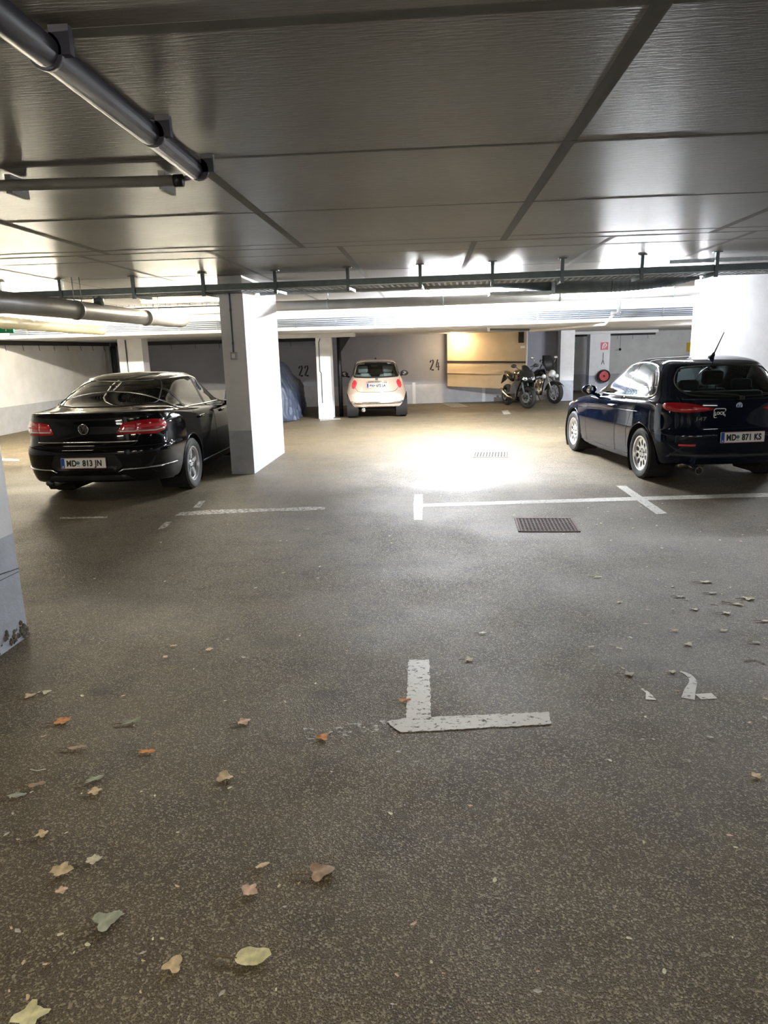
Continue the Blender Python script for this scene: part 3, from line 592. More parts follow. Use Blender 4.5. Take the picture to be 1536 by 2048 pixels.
# worn digits on the floor
def digit(strokes, lab):
    b = BM()
    for pts, wd in strokes:
        P = [G(*p) for p in pts]; L_, R_ = [], []; W_ = wd if isinstance(wd, list) else [wd]*len(P)
        if len(P) > 2: P = [P[int(t_)].lerp(P[min(int(t_)+1, len(P)-1)], t_-int(t_)) for t_ in [k_*(len(P)-1)/16 for k_ in range(17)]]; P = [P[0]]+[(P[k_-1]+P[k_]*2+P[k_+1])/4 for k_ in range(1, 16)]+[P[-1]]; P = [P[0]]+[(P[k_-1]+P[k_]*2+P[k_+1])/4 for k_ in range(1, 16)]+[P[-1]]; n0 = len(W_)-1; wd = [W_[int(k_*n0/16)]*(1-(k_*n0/16)%1)+W_[min(int(k_*n0/16)+1, n0)]*((k_*n0/16)%1) for k_ in range(17)]
        for i, p in enumerate(P):
            tt = (P[min(i+1, len(P)-1)]-P[max(i-1, 0)]).normalized(); n = Vector((-tt.y, tt.x, 0)); wi = wd[i]/2 if isinstance(wd, list) else wd/2; L_.append(p+n*wi); R_.append(p-n*wi)
        V = [b.verts.new((q.x, q.y, .002)) for q in L_+R_[::-1]]; n_ = len(L_)
        for i in range(n_-1): b.faces.new([V[i], V[i+1], V[2*n_-2-i], V[2*n_-1-i]])
    bmesh.ops.recalc_face_normals(b, faces=b.faces[:])
    tag(link('painted_digit', b, MK[0]), lab, 'floor marking')
digit([([(1360, 1343), (1378, 1350), (1388, 1363), (1380, 1380), (1376, 1398)], [.012, .03, .035, .05, .06]), ([(1396, 1394), (1429, 1392)], .055)], 'worn white digit 2 painted on the floor at the right')
digit([([(1283, 1378), (1296, 1386), (1302, 1400)], [.01, .02, .05])], 'broken remains of a painted digit left of the white 2')

# ---------------------------------------------------------------- drain grates
def grate(pA, pB, pC, pD, nx, ny, m, lab, holes=True):
    A_, B_, C_, D_ = [G(*p) for p in (pA, pB, pC, pD)]     # far left, far right, near right, near left
    c = (A_+B_+C_+D_)/4; wx = ((B_-A_).length+(C_-D_).length)/2; wy = ((A_-D_).length+(B_-C_).length)/2; a = math.atan2(B_.y-A_.y, B_.x-A_.x)
    t = thing('drain_grate', (c.x, c.y, 0), a, lab, 'drain grate')
    b = BM(); box(b, (-wx/2, -wy/2, .0006), (wx/2, wy/2, .0015)); link('shaft_opening', b, M['pit'], t)
    b = BM(); fr = .02
    for q in ((-wx/2, -wy/2, wx/2, -wy/2+fr), (-wx/2, wy/2-fr, wx/2, wy/2), (-wx/2, -wy/2, -wx/2+fr, wy/2), (wx/2-fr, -wy/2, wx/2, wy/2)): box(b, (q[0], q[1], 0.001), (q[2], q[3], .007))
    link('frame', b, m, t)
    b = BM(); th = .014 if nx > 12 else .02
    for i in range(1, nx): x = -wx/2+wx*i/nx; box(b, (x-th/2, -wy/2, .001), (x+th/2, wy/2, .005))
    for j in range(1, ny): y = -wy/2+wy*j/ny; box(b, (-wx/2, y-.008, .001), (wx/2, y+.008, .005))
    link('bars', b, m, t)
grate((1024, 1037), (1146, 1037), (1158, 1063), (1042, 1065), 16, 8, M['rust'], 'rusty brown floor drain grate near the middle of the gangway')
grate((944, 904), (1012, 904), (1024, 915), (950, 915), 12, 1, M['greengrate'], 'pale slotted drain grate in the bright part of the floor')
grate((893, 807), (922, 806), (930, 814), (896, 815), 12, 3, M['greengrate'], 'small drain grate near the back wall below the number 24')

# ================================================================ VEHICLES
def pchip(xs, ys, x):
    n = len(xs)
    if x <= xs[0]: return ys[0]
    if x >= xs[-1]: return ys[-1]
    h = [xs[i+1]-xs[i] for i in range(n-1)]; d = [(ys[i+1]-ys[i])/h[i] for i in range(n-1)]
    m = [0]*n; m[0] = d[0]; m[-1] = d[-1]
    for i in range(1, n-1):
        if d[i-1]*d[i] <= 0: m[i] = 0
        else:
            w1 = 2*h[i]+h[i-1]; w2 = h[i]+2*h[i-1]; m[i] = (w1+w2)/(w1/d[i-1]+w2/d[i])
    i = max(k for k in range(n-1) if xs[k] <= x); t = (x-xs[i])/h[i]
    return ys[i]*(1+2*t)*(1-t)**2+m[i]*h[i]*t*(1-t)**2+ys[i+1]*t*t*(3-2*t)+m[i+1]*h[i]*t*t*(t-1)
PREF = 14.0
def ref_samples(N, a=2.2, w_=.88, q=2.3):
    # evenly spaced samples c=|u|^p (signed) and g around half an outline
    pts = []
    for k in range(4001):
        ph = PI*k/4000; cc = math.cos(ph); g = abs(math.sin(ph))**(2/q); u = -math.copysign(abs(cc)**(2/PREF), cc); pts.append((u*a, g*w_, cc))
    # add dense samples along the flat side, where the angle parameter is coarse
    side = [(-.9+1.8*k/600) for k in range(601)]
    for u in side:
        c = abs(u)**PREF; pts.append((u*a, (1-c)**(1/q)*w_, -math.copysign(c**.5, u)))
    pts.sort(key=lambda p: -p[2])
    S = [0]
    for i in range(1, len(pts)): S.append(S[-1]+math.hypot(pts[i][0]-pts[i-1][0], pts[i][1]-pts[i-1][1]))
    out = []; j = 0
    for k in range(N+1):
        s = S[-1]*k/N
        while j < len(S)-2 and S[j+1] < s: j += 1
        t = 0 if S[j+1] == S[j] else (s-S[j])/(S[j+1]-S[j]); a0, a1 = pts[j], pts[j+1]
        out.append((a0[0]+(a1[0]-a0[0])*t)/a)
    return out
def car_body(rings, N=150, q=2.3, seg=None):
    us = ref_samples(N, q=q); rows = []
    for r in rings:
        xr, xf, zs, W, ws, p = r; xc = (xr+xf)/2; a = (xf-xr)/2; row = []
        for u in us:
            c = min(1, abs(u)**PREF); uu = math.copysign(c**(1/p), u) if False else None
            # same lengthwise place, own corner rounding
            g = max(0, 1-c**(p/PREF)) ** (1/q)
            ux = math.copysign(c**(1/PREF), u)
            row.append((xc+a*ux, W*pchip([-1, -.5, 0, .5, 1], ws, ux)*g, pchip([-1, -.5, 0, .5, 1], zs, ux)))
        rows.append(row)
    n = len(rows); seg = seg or [5]*(n-1); idx = list(range(n)); full = []
    for i in range(n-1):
        for k in range(seg[i]): full.append(i+k/seg[i])
    full.append(n-1)
    bm = BM(); grid = []
    cols = [[[rows[i][j][c] for i in range(n)] for c in range(3)] for j in range(len(us))]
    for f in full:
        L_ = []; 
        for j in range(len(us)):
            L_.append(tuple(pchip(idx, cols[j][c], f) for c in range(3)))
        left = [bm.verts.new(p) for p in L_]; right = [bm.verts.new((p[0], -p[1], p[2])) for p in L_[1:-1]]
        grid.append(left+right[::-1])
    m = len(grid[0])
    for a_, b_ in zip(grid, grid[1:]):
        for k in range(m):
            try: bm.faces.new([a_[k], a_[(k+1) % m], b_[(k+1) % m], b_[k]])
            except Exception: pass
    try: bm.faces.new(grid[0])
    except Exception: pass
    bmesh.ops.remove_doubles(bm, verts=bm.verts[:], dist=.0008)
    bmesh.ops.dissolve_degenerate(bm, edges=bm.edges[:], dist=.0005)
    bmesh.ops.recalc_face_normals(bm, faces=bm.faces[:])
    return bm
def inpoly(x, y, P):
    c = False; n = len(P); j = n-1
    for i in range(n):
        if (P[i][1] > y) != (P[j][1] > y) and x < (P[j][0]-P[i][0])*(y-P[i][1])/(P[j][1]-P[i][1])+P[i][0]: c = not c
        j = i
    return c
def smoothpoly(P, n=6):   # closed Catmull-Rom, keeps a rounded outline
    out = []; N_ = len(P)
    for i in range(N_):
        p0, p1, p2, p3 = [Vector(P[(i+k-1) % N_]) for k in range(4)]
        for k in range(n):
            t = k/n; out.append(.5*((2*p1)+(-p0+p2)*t+(2*p0-5*p1+4*p2-p3)*t*t+(-p0+3*p1-3*p2+p3)*t**3))
    return out
def roundpoly(P, r, n=5):
    out = []; N_ = len(P)
    for i in range(N_):
        a, c, b = Vector(P[i-1]), Vector(P[i]), Vector(P[(i+1) % N_]); u = (a-c); v = (b-c); rr = min(r, u.length*.45, v.length*.45); s = c+u.normalized()*rr; e = c+v.normalized()*rr
        for k in range(n+1):
            t = k/n; out.append(s*(1-t)**2+c*2*t*(1-t)+e*t*t)
    return out
class Shell:
    def __init__(s, bm): s.bm = bm; s.bvh = BVHTree.FromBMesh(bm)
    def fr(s, d): d = Vector(d).normalized(); e1 = (Vector((0, 0, 1)).cross(d) if abs(d.z) < .9 else Vector((0, 1, 0)).cross(d)).normalized(); e2 = d.cross(e1).normalized(); return d, e1, e2
    def hit(s, P, d, off=0.):
        h = s.bvh.ray_cast(P-d*6, d)
        if h[0] is None: h = s.bvh.find_nearest(P)
        n = h[1]
        if n.dot(d) > 0: n = -n
        return h[0]+n*off, n
    def cut(s, P3, d):
        d, e1, e2 = s.fr(d); P = [(Vector(p).dot(e1), Vector(p).dot(e2)) for p in P3]; kill = []
        for f in s.bm.faces:
            if -f.normal.dot(d) < .12: continue
            c = f.calc_center_median()
            if inpoly(c.dot(e1), c.dot(e2), P): kill.append(f)
        bmesh.ops.delete(s.bm, geom=kill, context='FACES')
        for v in list(s.bm.verts):
            if not v.is_boundary: continue
            x, y = v.co.dot(e1), v.co.dot(e2); best = 1e9
            for i in range(len(P)):
                ax, ay = P[i]; bx, by = P[(i+1) % len(P)]; L2 = (bx-ax)**2+(by-ay)**2+1e-12; t = max(0, min(1, ((x-ax)*(bx-ax)+(y-ay)*(by-ay))/L2)); qx, qy = ax+t*(bx-ax), ay+t*(by-ay); D = (x-qx)**2+(y-qy)**2
                if D < best: best = D; Q = (qx, qy)
            if best < .045**2:
                pr_ = v.co+e1*(Q[0]-x)+e2*(Q[1]-y); h = s.bvh.ray_cast(pr_-d*.5, d)
                if h[0] is not None and (h[0]-v.co).length < .12: v.co = h[0]
    def patch(s, P3, d, off=.002, res=.04, thick=0., bulge=0.):
        d, e1, e2 = s.fr(d); bm = BM(); P = [(Vector(p).dot(e1), Vector(p).dot(e2)) for p in P3]
        bm.faces.new([bm.verts.new((x, y, 0)) for x, y in P])
        xs = [p[0] for p in P]; ys = [p[1] for p in P]
        for (lo, hi, ax) in ((min(xs), max(xs), 0), (min(ys), max(ys), 1)):
            k = math.ceil(lo/res)*res
            while k < hi:
                co = (k, 0, 0) if ax == 0 else (0, k, 0); no = (1, 0, 0) if ax == 0 else (0, 1, 0)
                bmesh.ops.bisect_plane(bm, geom=bm.verts[:]+bm.edges[:]+bm.faces[:], plane_co=co, plane_no=no); k += res
        bmesh.ops.triangulate(bm, faces=[f for f in bm.faces if len(f.verts) > 4])
        cx_, cy_ = sum(xs)/len(xs), sum(ys)/len(ys); bd = {v for v in bm.verts if v.is_boundary}
        rim = {}
        for v in bm.verts:
            p, n = s.hit(e1*v.co.x+e2*v.co.y, d, 0); o_ = off
            if bulge and v not in bd: o_ += bulge
            v.co = p+n*o_; rim[v] = n
        bmesh.ops.recalc_face_normals(bm, faces=bm.faces[:])
        if bm.faces and sum(f.normal.dot(d)*f.calc_area() for f in bm.faces) > 0: bmesh.ops.reverse_faces(bm, faces=bm.faces[:])
        if thick:
            be = [e for e in bm.edges if e.is_boundary]; r = bmesh.ops.extrude_edge_only(bm, edges=be)
            nv = [g for g in r['geom'] if isinstance(g, bmesh.types.BMVert)]
            for v in nv:
                q = min(rim, key=lambda w_: (w_.co-v.co).length_squared) if len(rim) < 400 else None
                v.co = v.co+d*thick
        for f in bm.faces: f.smooth = True
        return bm
    def line(s, P3, d, r=.003, off=0., n=6, closed=False, step=.03):
        d, e1, e2 = s.fr(d); P = [Vector(p) for p in P3]; Q = []
        if closed: P.append(P[0])
        for a, b in zip(P, P[1:]):
            k = max(1, int((b-a).length/step))
            for i in range(k): Q.append(a.lerp(b, i/k))
        if not closed: Q.append(P[-1])
        Q = [s.hit(e1*p.dot(e1)+e2*p.dot(e2), d, off)[0] for p in Q]
        bm = BM(); tube(bm, Q, r, n, closed=closed); return bm
def mirY(P): return [(p[0], -p[1], p[2]) for p in P]

def wheel(root, x, y, r, wd, side, rimr, maskf, m_rim, steer=0.):
    # tyre with tread grooves; side=+1 outer face towards +y
    sh = r-rimr; b = BM(); h = wd/2
    prof = [(rimr, -h*.82), (rimr+sh*.45, -h*1.02), (r-.022, -h*.97), (r-.006, -h*.80)]
    for k in range(4):
        a = -h*.62+k*h*1.24/3; 
        if k: prof += []
        prof += [(r, a-h*.16), (r, a+h*.10), (r-.007, a+h*.115), (r-.007, a+h*.175)] if k < 3 else [(r, a-h*.16), (r, a+h*.16)]
    prof += [(r-.006, h*.80), (r-.022, h*.97), (rimr+sh*.45, h*1.02), (rimr, h*.82)]
    lathe(b, prof, 'y', 56, (0, 0, 0), close=True)
    ty = link('tyre', b, M['rubber'], root, True, 35); ty.location = (x, y, r)
    if steer: ty.rotation_euler = (0, 0, steer)
    b = BM(); lathe(b, [(rimr+.004, -h*.8*side), (rimr-.02, -h*.6*side), (rimr-.028, h*.2*side), (rimr-.018, h*.55*side), (rimr+.006, h*.80*side), (rimr+.006, h*.86*side), (rimr-.012, h*.86*side), (rimr-.03, h*.5*side), (rimr-.038, 0), (rimr-.03, -h*.6*side)], 'y', 56, close=True)
    # face disc with openings
    NR, NT = 26, 200; R0 = rimr-.008; gv = []
    for i in range(NR+1):
        rr = R0*i/NR; dish = .030*(1-(rr/R0))**2+.010*(rr/R0)
        if rr < .055: dish -= .006
        gv.append([b.verts.new((rr*math.cos(2*PI*k/NT), side*(h*.72-dish), rr*math.sin(2*PI*k/NT))) for k in range(NT)] if i else None)
    cv = b.verts.new((0, side*(h*.72-.03), 0)); fs = []
    for i in range(NR):
        for k in range(NT):
            rm = R0*(i+.5)/NR; th = 2*PI*(k+.5)/NT
            if maskf(rm/R0, th): continue
            if i == 0: f = b.faces.new([cv, gv[1][k], gv[1][(k+1) % NT]])
            else: f = b.faces.new([gv[i][k], gv[i+1][k], gv[i+1][(k+1) % NT], gv[i][(k+1) % NT]])
            fs.append(f)
    r_ = bmesh.ops.extrude_face_region(b, geom=fs); bmesh.ops.translate(b, verts=[v for v in r_['geom'] if isinstance(v, bmesh.types.BMVert)], vec=(0, -side*.022, 0))
    for v in [v for v in b.verts if not v.link_faces]: b.verts.remove(v)
    bmesh.ops.recalc_face_normals(b, faces=b.faces[:])
    rim = link('rim', b, m_rim, ty, True, 30)
    b = BM(); lathe(b, [(.001, side*h*.05), (rimr*.66, side*h*.05), (rimr*.66, side*h*.12), (.05, side*h*.12), (.05, side*h*.35), (.001, side*h*.35)], 'y', 32); link('brake_disc', b, M['dsteel'], ty, True, 30)
    b = BM(); lathe(b, [(rimr-.03, -side*h*.55), (rimr-.03, -side*h*.5), (.001, -side*h*.5)], 'y', 32); link('inner_dish', b, M['pit'], ty)
    b = BM()
    for k in range(5): a = 2*PI*k/5+.3; lathe(b, [(.001, side*(h*.72-.024)), (.010, side*(h*.72-.024)), (.010, side*(h*.72-.006)), (.001, side*(h*.72-.006))][::1], 'y', 8, (.052*math.cos(a), 0, .052*math.sin(a)))
    link('wheel_bolts', b, M['dsteel'], ty)
    return ty
def mask_five(rn, th):     # five twin-edged spokes
    if rn < .27 or rn > .90: return False
    a = ((th+.35) % (2*PI/5))-PI/5; wd = (.26-.06*rn)/max(rn, .1)*.55
    if abs(a) < wd: return False
    return True
def mask_holes(rn, th):    # ten oval openings
    a = ((th) % (2*PI/10))-PI/10; dx = rn-.66; dy = a*rn
    return (dx/.185)**2+(dy/.145)**2 < 1
def mask_multi(rn, th):
    if rn < .3 or rn > .9: return False
    return abs(((th) % (2*PI/7))-PI/7) > .17/max(rn, .3)*.5
def lplate(root, x, z, text, yaw=0, y=0, tilt=0.06, m2=True, parts=('MD', '813 JN')):
    b = BM(); rbox(b, (-.004, -.26, -.06), (.004, .26, .06), .0035, 1); pl_ = link('licence_plate', b, M['plate'], root); pl_.location = (x, y, z); pl_.rotation_euler = (0, tilt, yaw)
    # plate faces -x; reading direction runs from +y to -y
    b = BM()
    for z0 in (-.0585, .0535): box(b, (-.0052, -.259, z0), (-.0042, .259, z0+.004))
    link('red_edge', b, M['pred'], pl_)
    b = BM(); box(b, (-.0052, .215, -.053), (-.0042, .256, .053)); link('country_band', b, M['eublue'], pl_)
    fr_ = lambda y_, z_: frame((-.0055, y_, z_), (0, -1, 0), (0, 0, 1))
    textmesh('country_letter', 'A', .018, M['plate'], pl_, fr_(.236, -.045), 1.0, .001)
    l, n_ = parts
    textmesh('plate_lettering', l, .064, M['black'], pl_, fr_(.135, -.032), .80, .0035)
    b = BM(); lathe(b, [(.001, -.0055), (.020, -.0055), (.020, -.0045), (.001, -.0045)], 'x', 20, (0, .058, .004)); box(b, (-.0055, .043, -.034), (-.0045, .073, -.028))
    link('crest', b, M['crest'], pl_)
    textmesh('plate_lettering', n_, .064, M['black'], pl_, fr_(-.105, -.032), .80, .0035)
    return pl_
def seatset(root, xs, zbase, m, w_=.50, hr=True, ys=(-.37, .37), hz=0, lean=.18):
    for y in ys:
        b = BM(); rbox(b, (xs-.05, y-w_/2, zbase-.30), (xs+.48, y+w_/2, zbase-.12), .05, 3); rbox(b, (xs-.14, y-w_/2+.02, zbase-.25), (xs, y+w_/2-.02, zbase+.36), .06, 3)
        s_ = link('seat', b, m, root, True)
        if hr:
            b = BM(); rbox(b, (xs-.20, y-.14, zbase+.40+hz), (xs-.09, y+.14, zbase+.58+hz), .045, 3); tube(b, [(xs-.13, y-.06, zbase+.3), (xs-.14, y-.06, zbase+.45)], .008, 6); tube(b, [(xs-.13, y+.06, zbase+.3), (xs-.14, y+.06, zbase+.45)], .008, 6); link('headrest', b, m, s_, True)
def steering(root, x, y, z):
    b = BM(); tube(b, [(x-.02*math.sin(a)*3, y+.18*math.cos(a), z+.17*math.sin(a)) for a in [2*PI*k/28 for k in range(28)]], .014, 8, closed=True); tube(b, [(x-.05, y-.17, z), (x, y, z), (x-.05, y+.17, z)], .014, 6); tube(b, [(x, y, z), (x+.3, y, z-.1)], .03, 8); link('steering_wheel', b, M['dark'], root, True)
def mirror(root, x, y, z, s, m, sc=1.):
    b = BM(); bmesh.ops.create_uvsphere(b, u_segments=20, v_segments=12, radius=1, matrix=Matrix.Translation((x, y+s*.13*sc, z+.05*sc))@Matrix.Diagonal((.07*sc, .115*sc, .075*sc, 1)))
    tube(b, [(x+.02, y-.02*s, z-.03), (x+.01, y+s*.08*sc, z+.0)], [.03, .022], 8)
    for v in b.verts:
        if v.co.x < x-.035*sc: v.co.x = x-.035*sc
    mr_ = link('wing_mirror', b, m, root, True, 50)
    b = BM(); lathe(b, [(.001, x-.0365*sc), (.055*sc, x-.0365*sc), (.055*sc, x-.034*sc), (.001, x-.034*sc)], 'x', 20, (0, y+s*.13*sc, z+.05*sc)); link('mirror_glass', b, M['chrome'], mr_)
def arches(S, root, xs, r, zc, y0, y1, body_m):
    for x in xs:
        for s in (1, -1):
            P = [(x+r*math.cos(math.radians(a)), 0, zc+r*math.sin(math.radians(a))) for a in range(-40, 221, 6)]; P = P+[(x-r*.77, 0, -.1), (x+r*.77, 0, -.1)]
            S.cut(P, (0, -s, 0))
            b = BM(); A_ = [math.radians(a) for a in range(-45, 226, 6)]
            V = [[b.verts.new((x+(r+.01)*math.cos(a), s*yy, zc+(r+.01)*math.sin(a))) for a in A_] for yy in (y0, y1)]
            for i in range(len(A_)-1): b.faces.new([V[0][i], V[0][i+1], V[1][i+1], V[1][i]])
            b.faces.new(V[0])
            link('wheel_arch_liner', b, M['pit'], root)
            lp_ = S.line([(x+(r+.004)*math.cos(math.radians(a)), 0, zc+(r+.004)*math.sin(math.radians(a))) for a in range(-28, 209, 6)], (0, -s, 0), .011, -.004); link('arch_lip', lp_, body_m, root, True)
def finish_body(S, root, m):
    b = S.bm
    for f in b.faces: f.smooth = True
    return link('body', b, m, root, True)

# ---------------------------------------------------------------- black saloon
def saloon():
    rt = thing('saloon_car', (-3.94, 8.74, 0), -PI/2*0, 'black saloon car parked beside the white pillar at the left, seen from behind', 'car')
    W1 = [.955, 1, 1, 1, .93]
    rg = [(-.80, 3.40, [.30, .24, .22, .22, .25], .70, W1, 14), (-1.00, 3.55, [.27, .20, .19, .19, .22], .84, W1, 14), (-1.055, 3.64, [.35, .30, .29, .30, .36], .892, W1, 13),
          (-1.085, 3.68, [.47, .46, .45, .46, .50], .907, W1, 13), (-1.10, 3.68, [.60, .60, .60, .60, .60], .912, W1, 13), (-1.085, 3.67, [.665, .66, .655, .65, .64], .910, W1, 13), (-1.055, 3.66, [.69, .685, .68, .67, .66], .907, W1, 13),
          (-1.03, 3.62, [.79, .78, .77, .74, .68], .905, W1, 12), (-1.015, 3.58, [.92, .90, .88, .84, .74], .897, W1, 12), (-1.005, 3.5, [1.005, .965, .945, .90, .79], .878, W1, 12), (-1.02, 3.44, [1.06, 1.005, .975, .93, .83], .848, W1, 12),
          (-.97, 3.30, [1.072, 1.025, .985, .95, .86], .822, W1, 12), (-.62, 2.15, [1.115, 1.05, 1.02, 1.02, 1.02], .775, [.90, 1, 1, 1, .93], 9), (-.16, 1.72, [1.26, 1.235, 1.22, 1.22, 1.20], .685, [.90, .98, 1, .99, .92], 9),
          (.20, 1.38, [1.375, 1.385, 1.395, 1.395, 1.36], .595, [.92, .98, 1, .99, .93], 8), (.42, 1.22, [1.425, 1.44, 1.448, 1.445, 1.415], .50, [.95, .98, 1, .99, .95], 7), (.62, 1.05, [1.455, 1.465, 1.468, 1.465, 1.45], .28, [1]*5, 6), (.74, .95, [1.472]*5, 0.0, [1]*5, 6)]
    S = Shell(car_body(rg, 150, seg=[2, 4, 4, 4, 3, 3, 4, 5, 4, 4, 3, 5, 9, 8, 4, 3, 2]))
    m = M['pblack']
    arches(S, rt, (0, 2.711), .372, .33, .56, .895, m)
    # windows
    side = smoothpoly([(-.02, 0, 1.035), (-.20, 0, 1.10), (-.24, 0, 1.20), (-.08, 0, 1.305), (.22, 0, 1.375), (.62, 0, 1.40), (1.05, 0, 1.385), (1.50, 0, 1.26), (1.86, 0, 1.08), (1.88, 0, 1.02), (1.1, 0, 1.015), (.5, 0, 1.025)], 5)
    rear = roundpoly([(0, .62, 1.125), (0, .55, 1.28), (0, .48, 1.372), (0, .25, 1.39), (0, -.25, 1.39), (0, -.48, 1.372), (0, -.55, 1.28), (0, -.62, 1.125), (0, -.3, 1.108), (0, .3, 1.108)], .05)
    front = roundpoly([(0, .66, 1.05), (0, .52, 1.36), (0, -.52, 1.36), (0, -.66, 1.05)], .05)
    for s in (1, -1):
        S.cut(side, (0, -s, 0)); g = S.patch(side, (0, -s, 0), .003); link('side_window', g, M['dglass'], rt, True)
        t_ = S.line(side, (0, -s, 0), .011, .002, closed=True, step=.05); link('window_trim', t_, M['chrome'], rt, True)
        for x0, x1, mm in ((1.02, .98, M['dark']), (.14, .02, M['dark'])):
            pz = [(x0-.035, 0, 1.02), (x0+.035, 0, 1.02), (x1+.035, 0, 1.39 if x0 > .5 else 1.33), (x1-.035, 0, 1.39 if x0 > .5 else 1.31)]
            link('window_pillar', S.patch(pz, (0, -s, 0), .006), mm, rt, True)
        for P in ([(.33, 0, .36), (.40, 0, .60), (.26, 0, .82), (.20, 0, 1.0)], [(1.08, 0, .27), (1.05, 0, .7), (1.02, 0, 1.01)], [(2.14, 0, .27), (2.17, 0, .7), (2.0, 0, .95)], [(.36, 0, .285), (2.3, 0, .275)]):
            link('door_gap', S.line(P, (0, -s, 0), .0035, -.001), M['pit'], rt, True)
        link('sill_trim', S.line([(.42, 0, .30), (2.32, 0, .29)], (0, -s, 0), .007, 0), M['dsteel'], rt, True)
        for x in (.42, 1.44):
            b = BM(); rbox(b, (x-.10, s*.905-.02, .872), (x+.10, s*.905+.028, .902), .012, 3); hd = link('door_handle', b, m, rt, True)
            link('handle_inlay', S.line([(x-.10, 0, .905), (x+.10, 0, .905)], (0, -s, 0), .005, .03), M['chrome'], hd, True)
    for P, d, n_ in ((rear, (1, 0, 0), 'rear_window'), (front, (-1, 0, 0), 'windshield')):
        S.cut(P, d); link(n_, S.patch(P, d, .002), M['dglass'], rt, True)
    link('rear_window_seal', S.line(rear, (1, 0, 0), .008, .001, closed=True, step=.05), M['dark'], rt, True)
    # tail lights: outer and inner lens on each side
    for s in (1, -1):
        d1 = Vector((.62, -s*.5, 0))
        outer = [(-1.0, .60, .815), (-1.0, .625, .965), (-.94, .84, .972), (-.80, .885, .955), (-.72, .89, .90), (-.80, .90, .835), (-.95, .86, .80)]
        inner = [(-1.02, .36, .825), (-1.02, .43, .945), (-1.02, .585, .963), (-1.02, .575, .812)]
        for P, n_, mm in ((outer, 'tail_light', M['tail']), (inner, 'boot_light', M['tail'])):
            dd = d1 if n_ == 'tail_light' else Vector((1, 0, 0))
            if s < 0: P = mirY(P)
            PP = roundpoly(P, .03); o = link(n_, S.patch(PP, dd, .004, .03, bulge=.008), mm, rt, True)
            if n_ == 'tail_light':
                st = [(-1.0, s*.61, .848), (-.95, s*.86, .842), (-.82, s*.90, .860)]; link('light_strip', S.line(st, dd, .009, .012), M['clear'], o, True)
                st = [(-.99, s*.64, .90), (-.94, s*.80, .90), (-.82, s*.89, .90)]; link('lens_glow', S.line(st, dd, .022, .001), M['tail2'], o, True)
            else:
                st = [(-1.0, s*.40, .85), (-1.0, s*.57, .846)]; link('light_strip', S.line(st, dd, .009, .012), M['clear'], o, True)
                st = [(-1.0, s*.45, .905), (-1.0, s*.56, .905)]; link('lens_glow', S.line(st, dd, .022, .001), M['tail2'], o, True)
        link('boot_gap', S.line([(-1.02, s*.60, .97), (-1.02, s*.59, .80), (-1.05, s*.56, .71), (-1.06, s*.50, .69), (-1.06, 0, .685)], (1, 0, 0), .004, -.001), M['pit'], rt, True)
        link('bumper_trim', S.line([(-1.1, s*.36, .395), (-1.1, s*.42, .425), (-1.05, s*.70, .43), (-1.0, s*.80, .432)], (1, 0, 0), .010, .004), M['chrome'], rt, True)
        P = [(-.98, s*.84, .434), (-.7, s*.9, .44), (-.55, s*.9, .442)]; link('bumper_trim_side', S.line(P, (.3, -s*.9, 0), .009, .003), M['chrome'], rt, True)
    link('boot_trim', S.line([(-1.02, .58, .735), (-1.02, .3, .738), (-1.02, -.3, .738), (-1.02, -.58, .735)], (1, 0, 0), .012, .004), M['chrome'], rt, True)
    link('bumper_ledge_gap', S.line([(-1.02, .80, .68), (-1.02, 0, .676), (-1.02, -.80, .68)], (1, 0, 0), .003, -.001), M['pit'], rt, True)
    P = roundpoly([(0, .42, .47), (0, .36, .60), (0, -.36, .60), (0, -.42, .47), (0, -.36, .42), (0, .36, .42)], .03); link('plate_recess', S.patch(P, (1, 0, 0), .0015, .06), M['dark'], rt, True)
    P = roundpoly([(0, .55, .25), (0, .45, .36), (0, -.45, .36), (0, -.55, .25), (0, -.5, .21), (0, .5, .21)], .03); link('diffuser', S.patch(P, (1, 0, 0), .004, .06), M['grey2'], rt, True)
    lplate(rt, -1.128, .515, '', parts=('MD', '813 JN'))
    # badge: ring with two letters, one over the other
    bx = -1.034; f0 = frame((bx, 0, .885), (0, -1, 0), (0, 0, 1)); b = BM(); tube(b, [(bx, .056*math.cos(a), .885+.056*math.sin(a)) for a in [2*PI*k/32 for k in range(32)]], .006, 8, closed=True); em = link('emblem', b, M['chrome'], rt, True)
    b = BM(); stroke(b, [(-.021, .048), (0, .006), (.021, .048)], .010, f0, .004); stroke(b, [(-.045, .026), (-.024, -.038), (0, .002), (.024, -.038), (.045, .026)], .010, f0, .004); bmesh.ops.recalc_face_normals(b, faces=b.faces[:]); link('emblem_letters', b, M['chrome'], em)
    b = BM(); lathe(b, [(.001, bx+.002), (.054, bx+.002), (.054, bx+.008), (.001, bx+.008)], 'x', 28, (0, 0, .885)); link('emblem_field', b, M['dark'], em)
    b = BM(); tube(b, [(-.98, .52, .262), (-.7, .52, .262)], .03, 14); tube(b, [(-.98, .42, .262), (-.7, .42, .262)], .03, 14); link('exhaust_pipe', b, M['dsteel'], rt, True)
    finish_body(S, rt, m)
    # inside
    b = BM(); rbox(b, (-.5, -.68, .70), (.25, .68, 1.07), .04); rbox(b, (.1, -.70, .45), (.5, .70, .70), .05); rbox(b, (-.02, -.64, .6), (.12, .64, 1.12), .05); link('rear_bench', b, M['seat'], rt, True)
    for y in (-.36, 0, .36): b = BM(); rbox(b, (-.06, y-.12, 1.12), (.05, y+.12, 1.24), .04, 3); link('headrest', b, M['seat'], rt, True)
    seatset(rt, .95, .72, M['seat'])
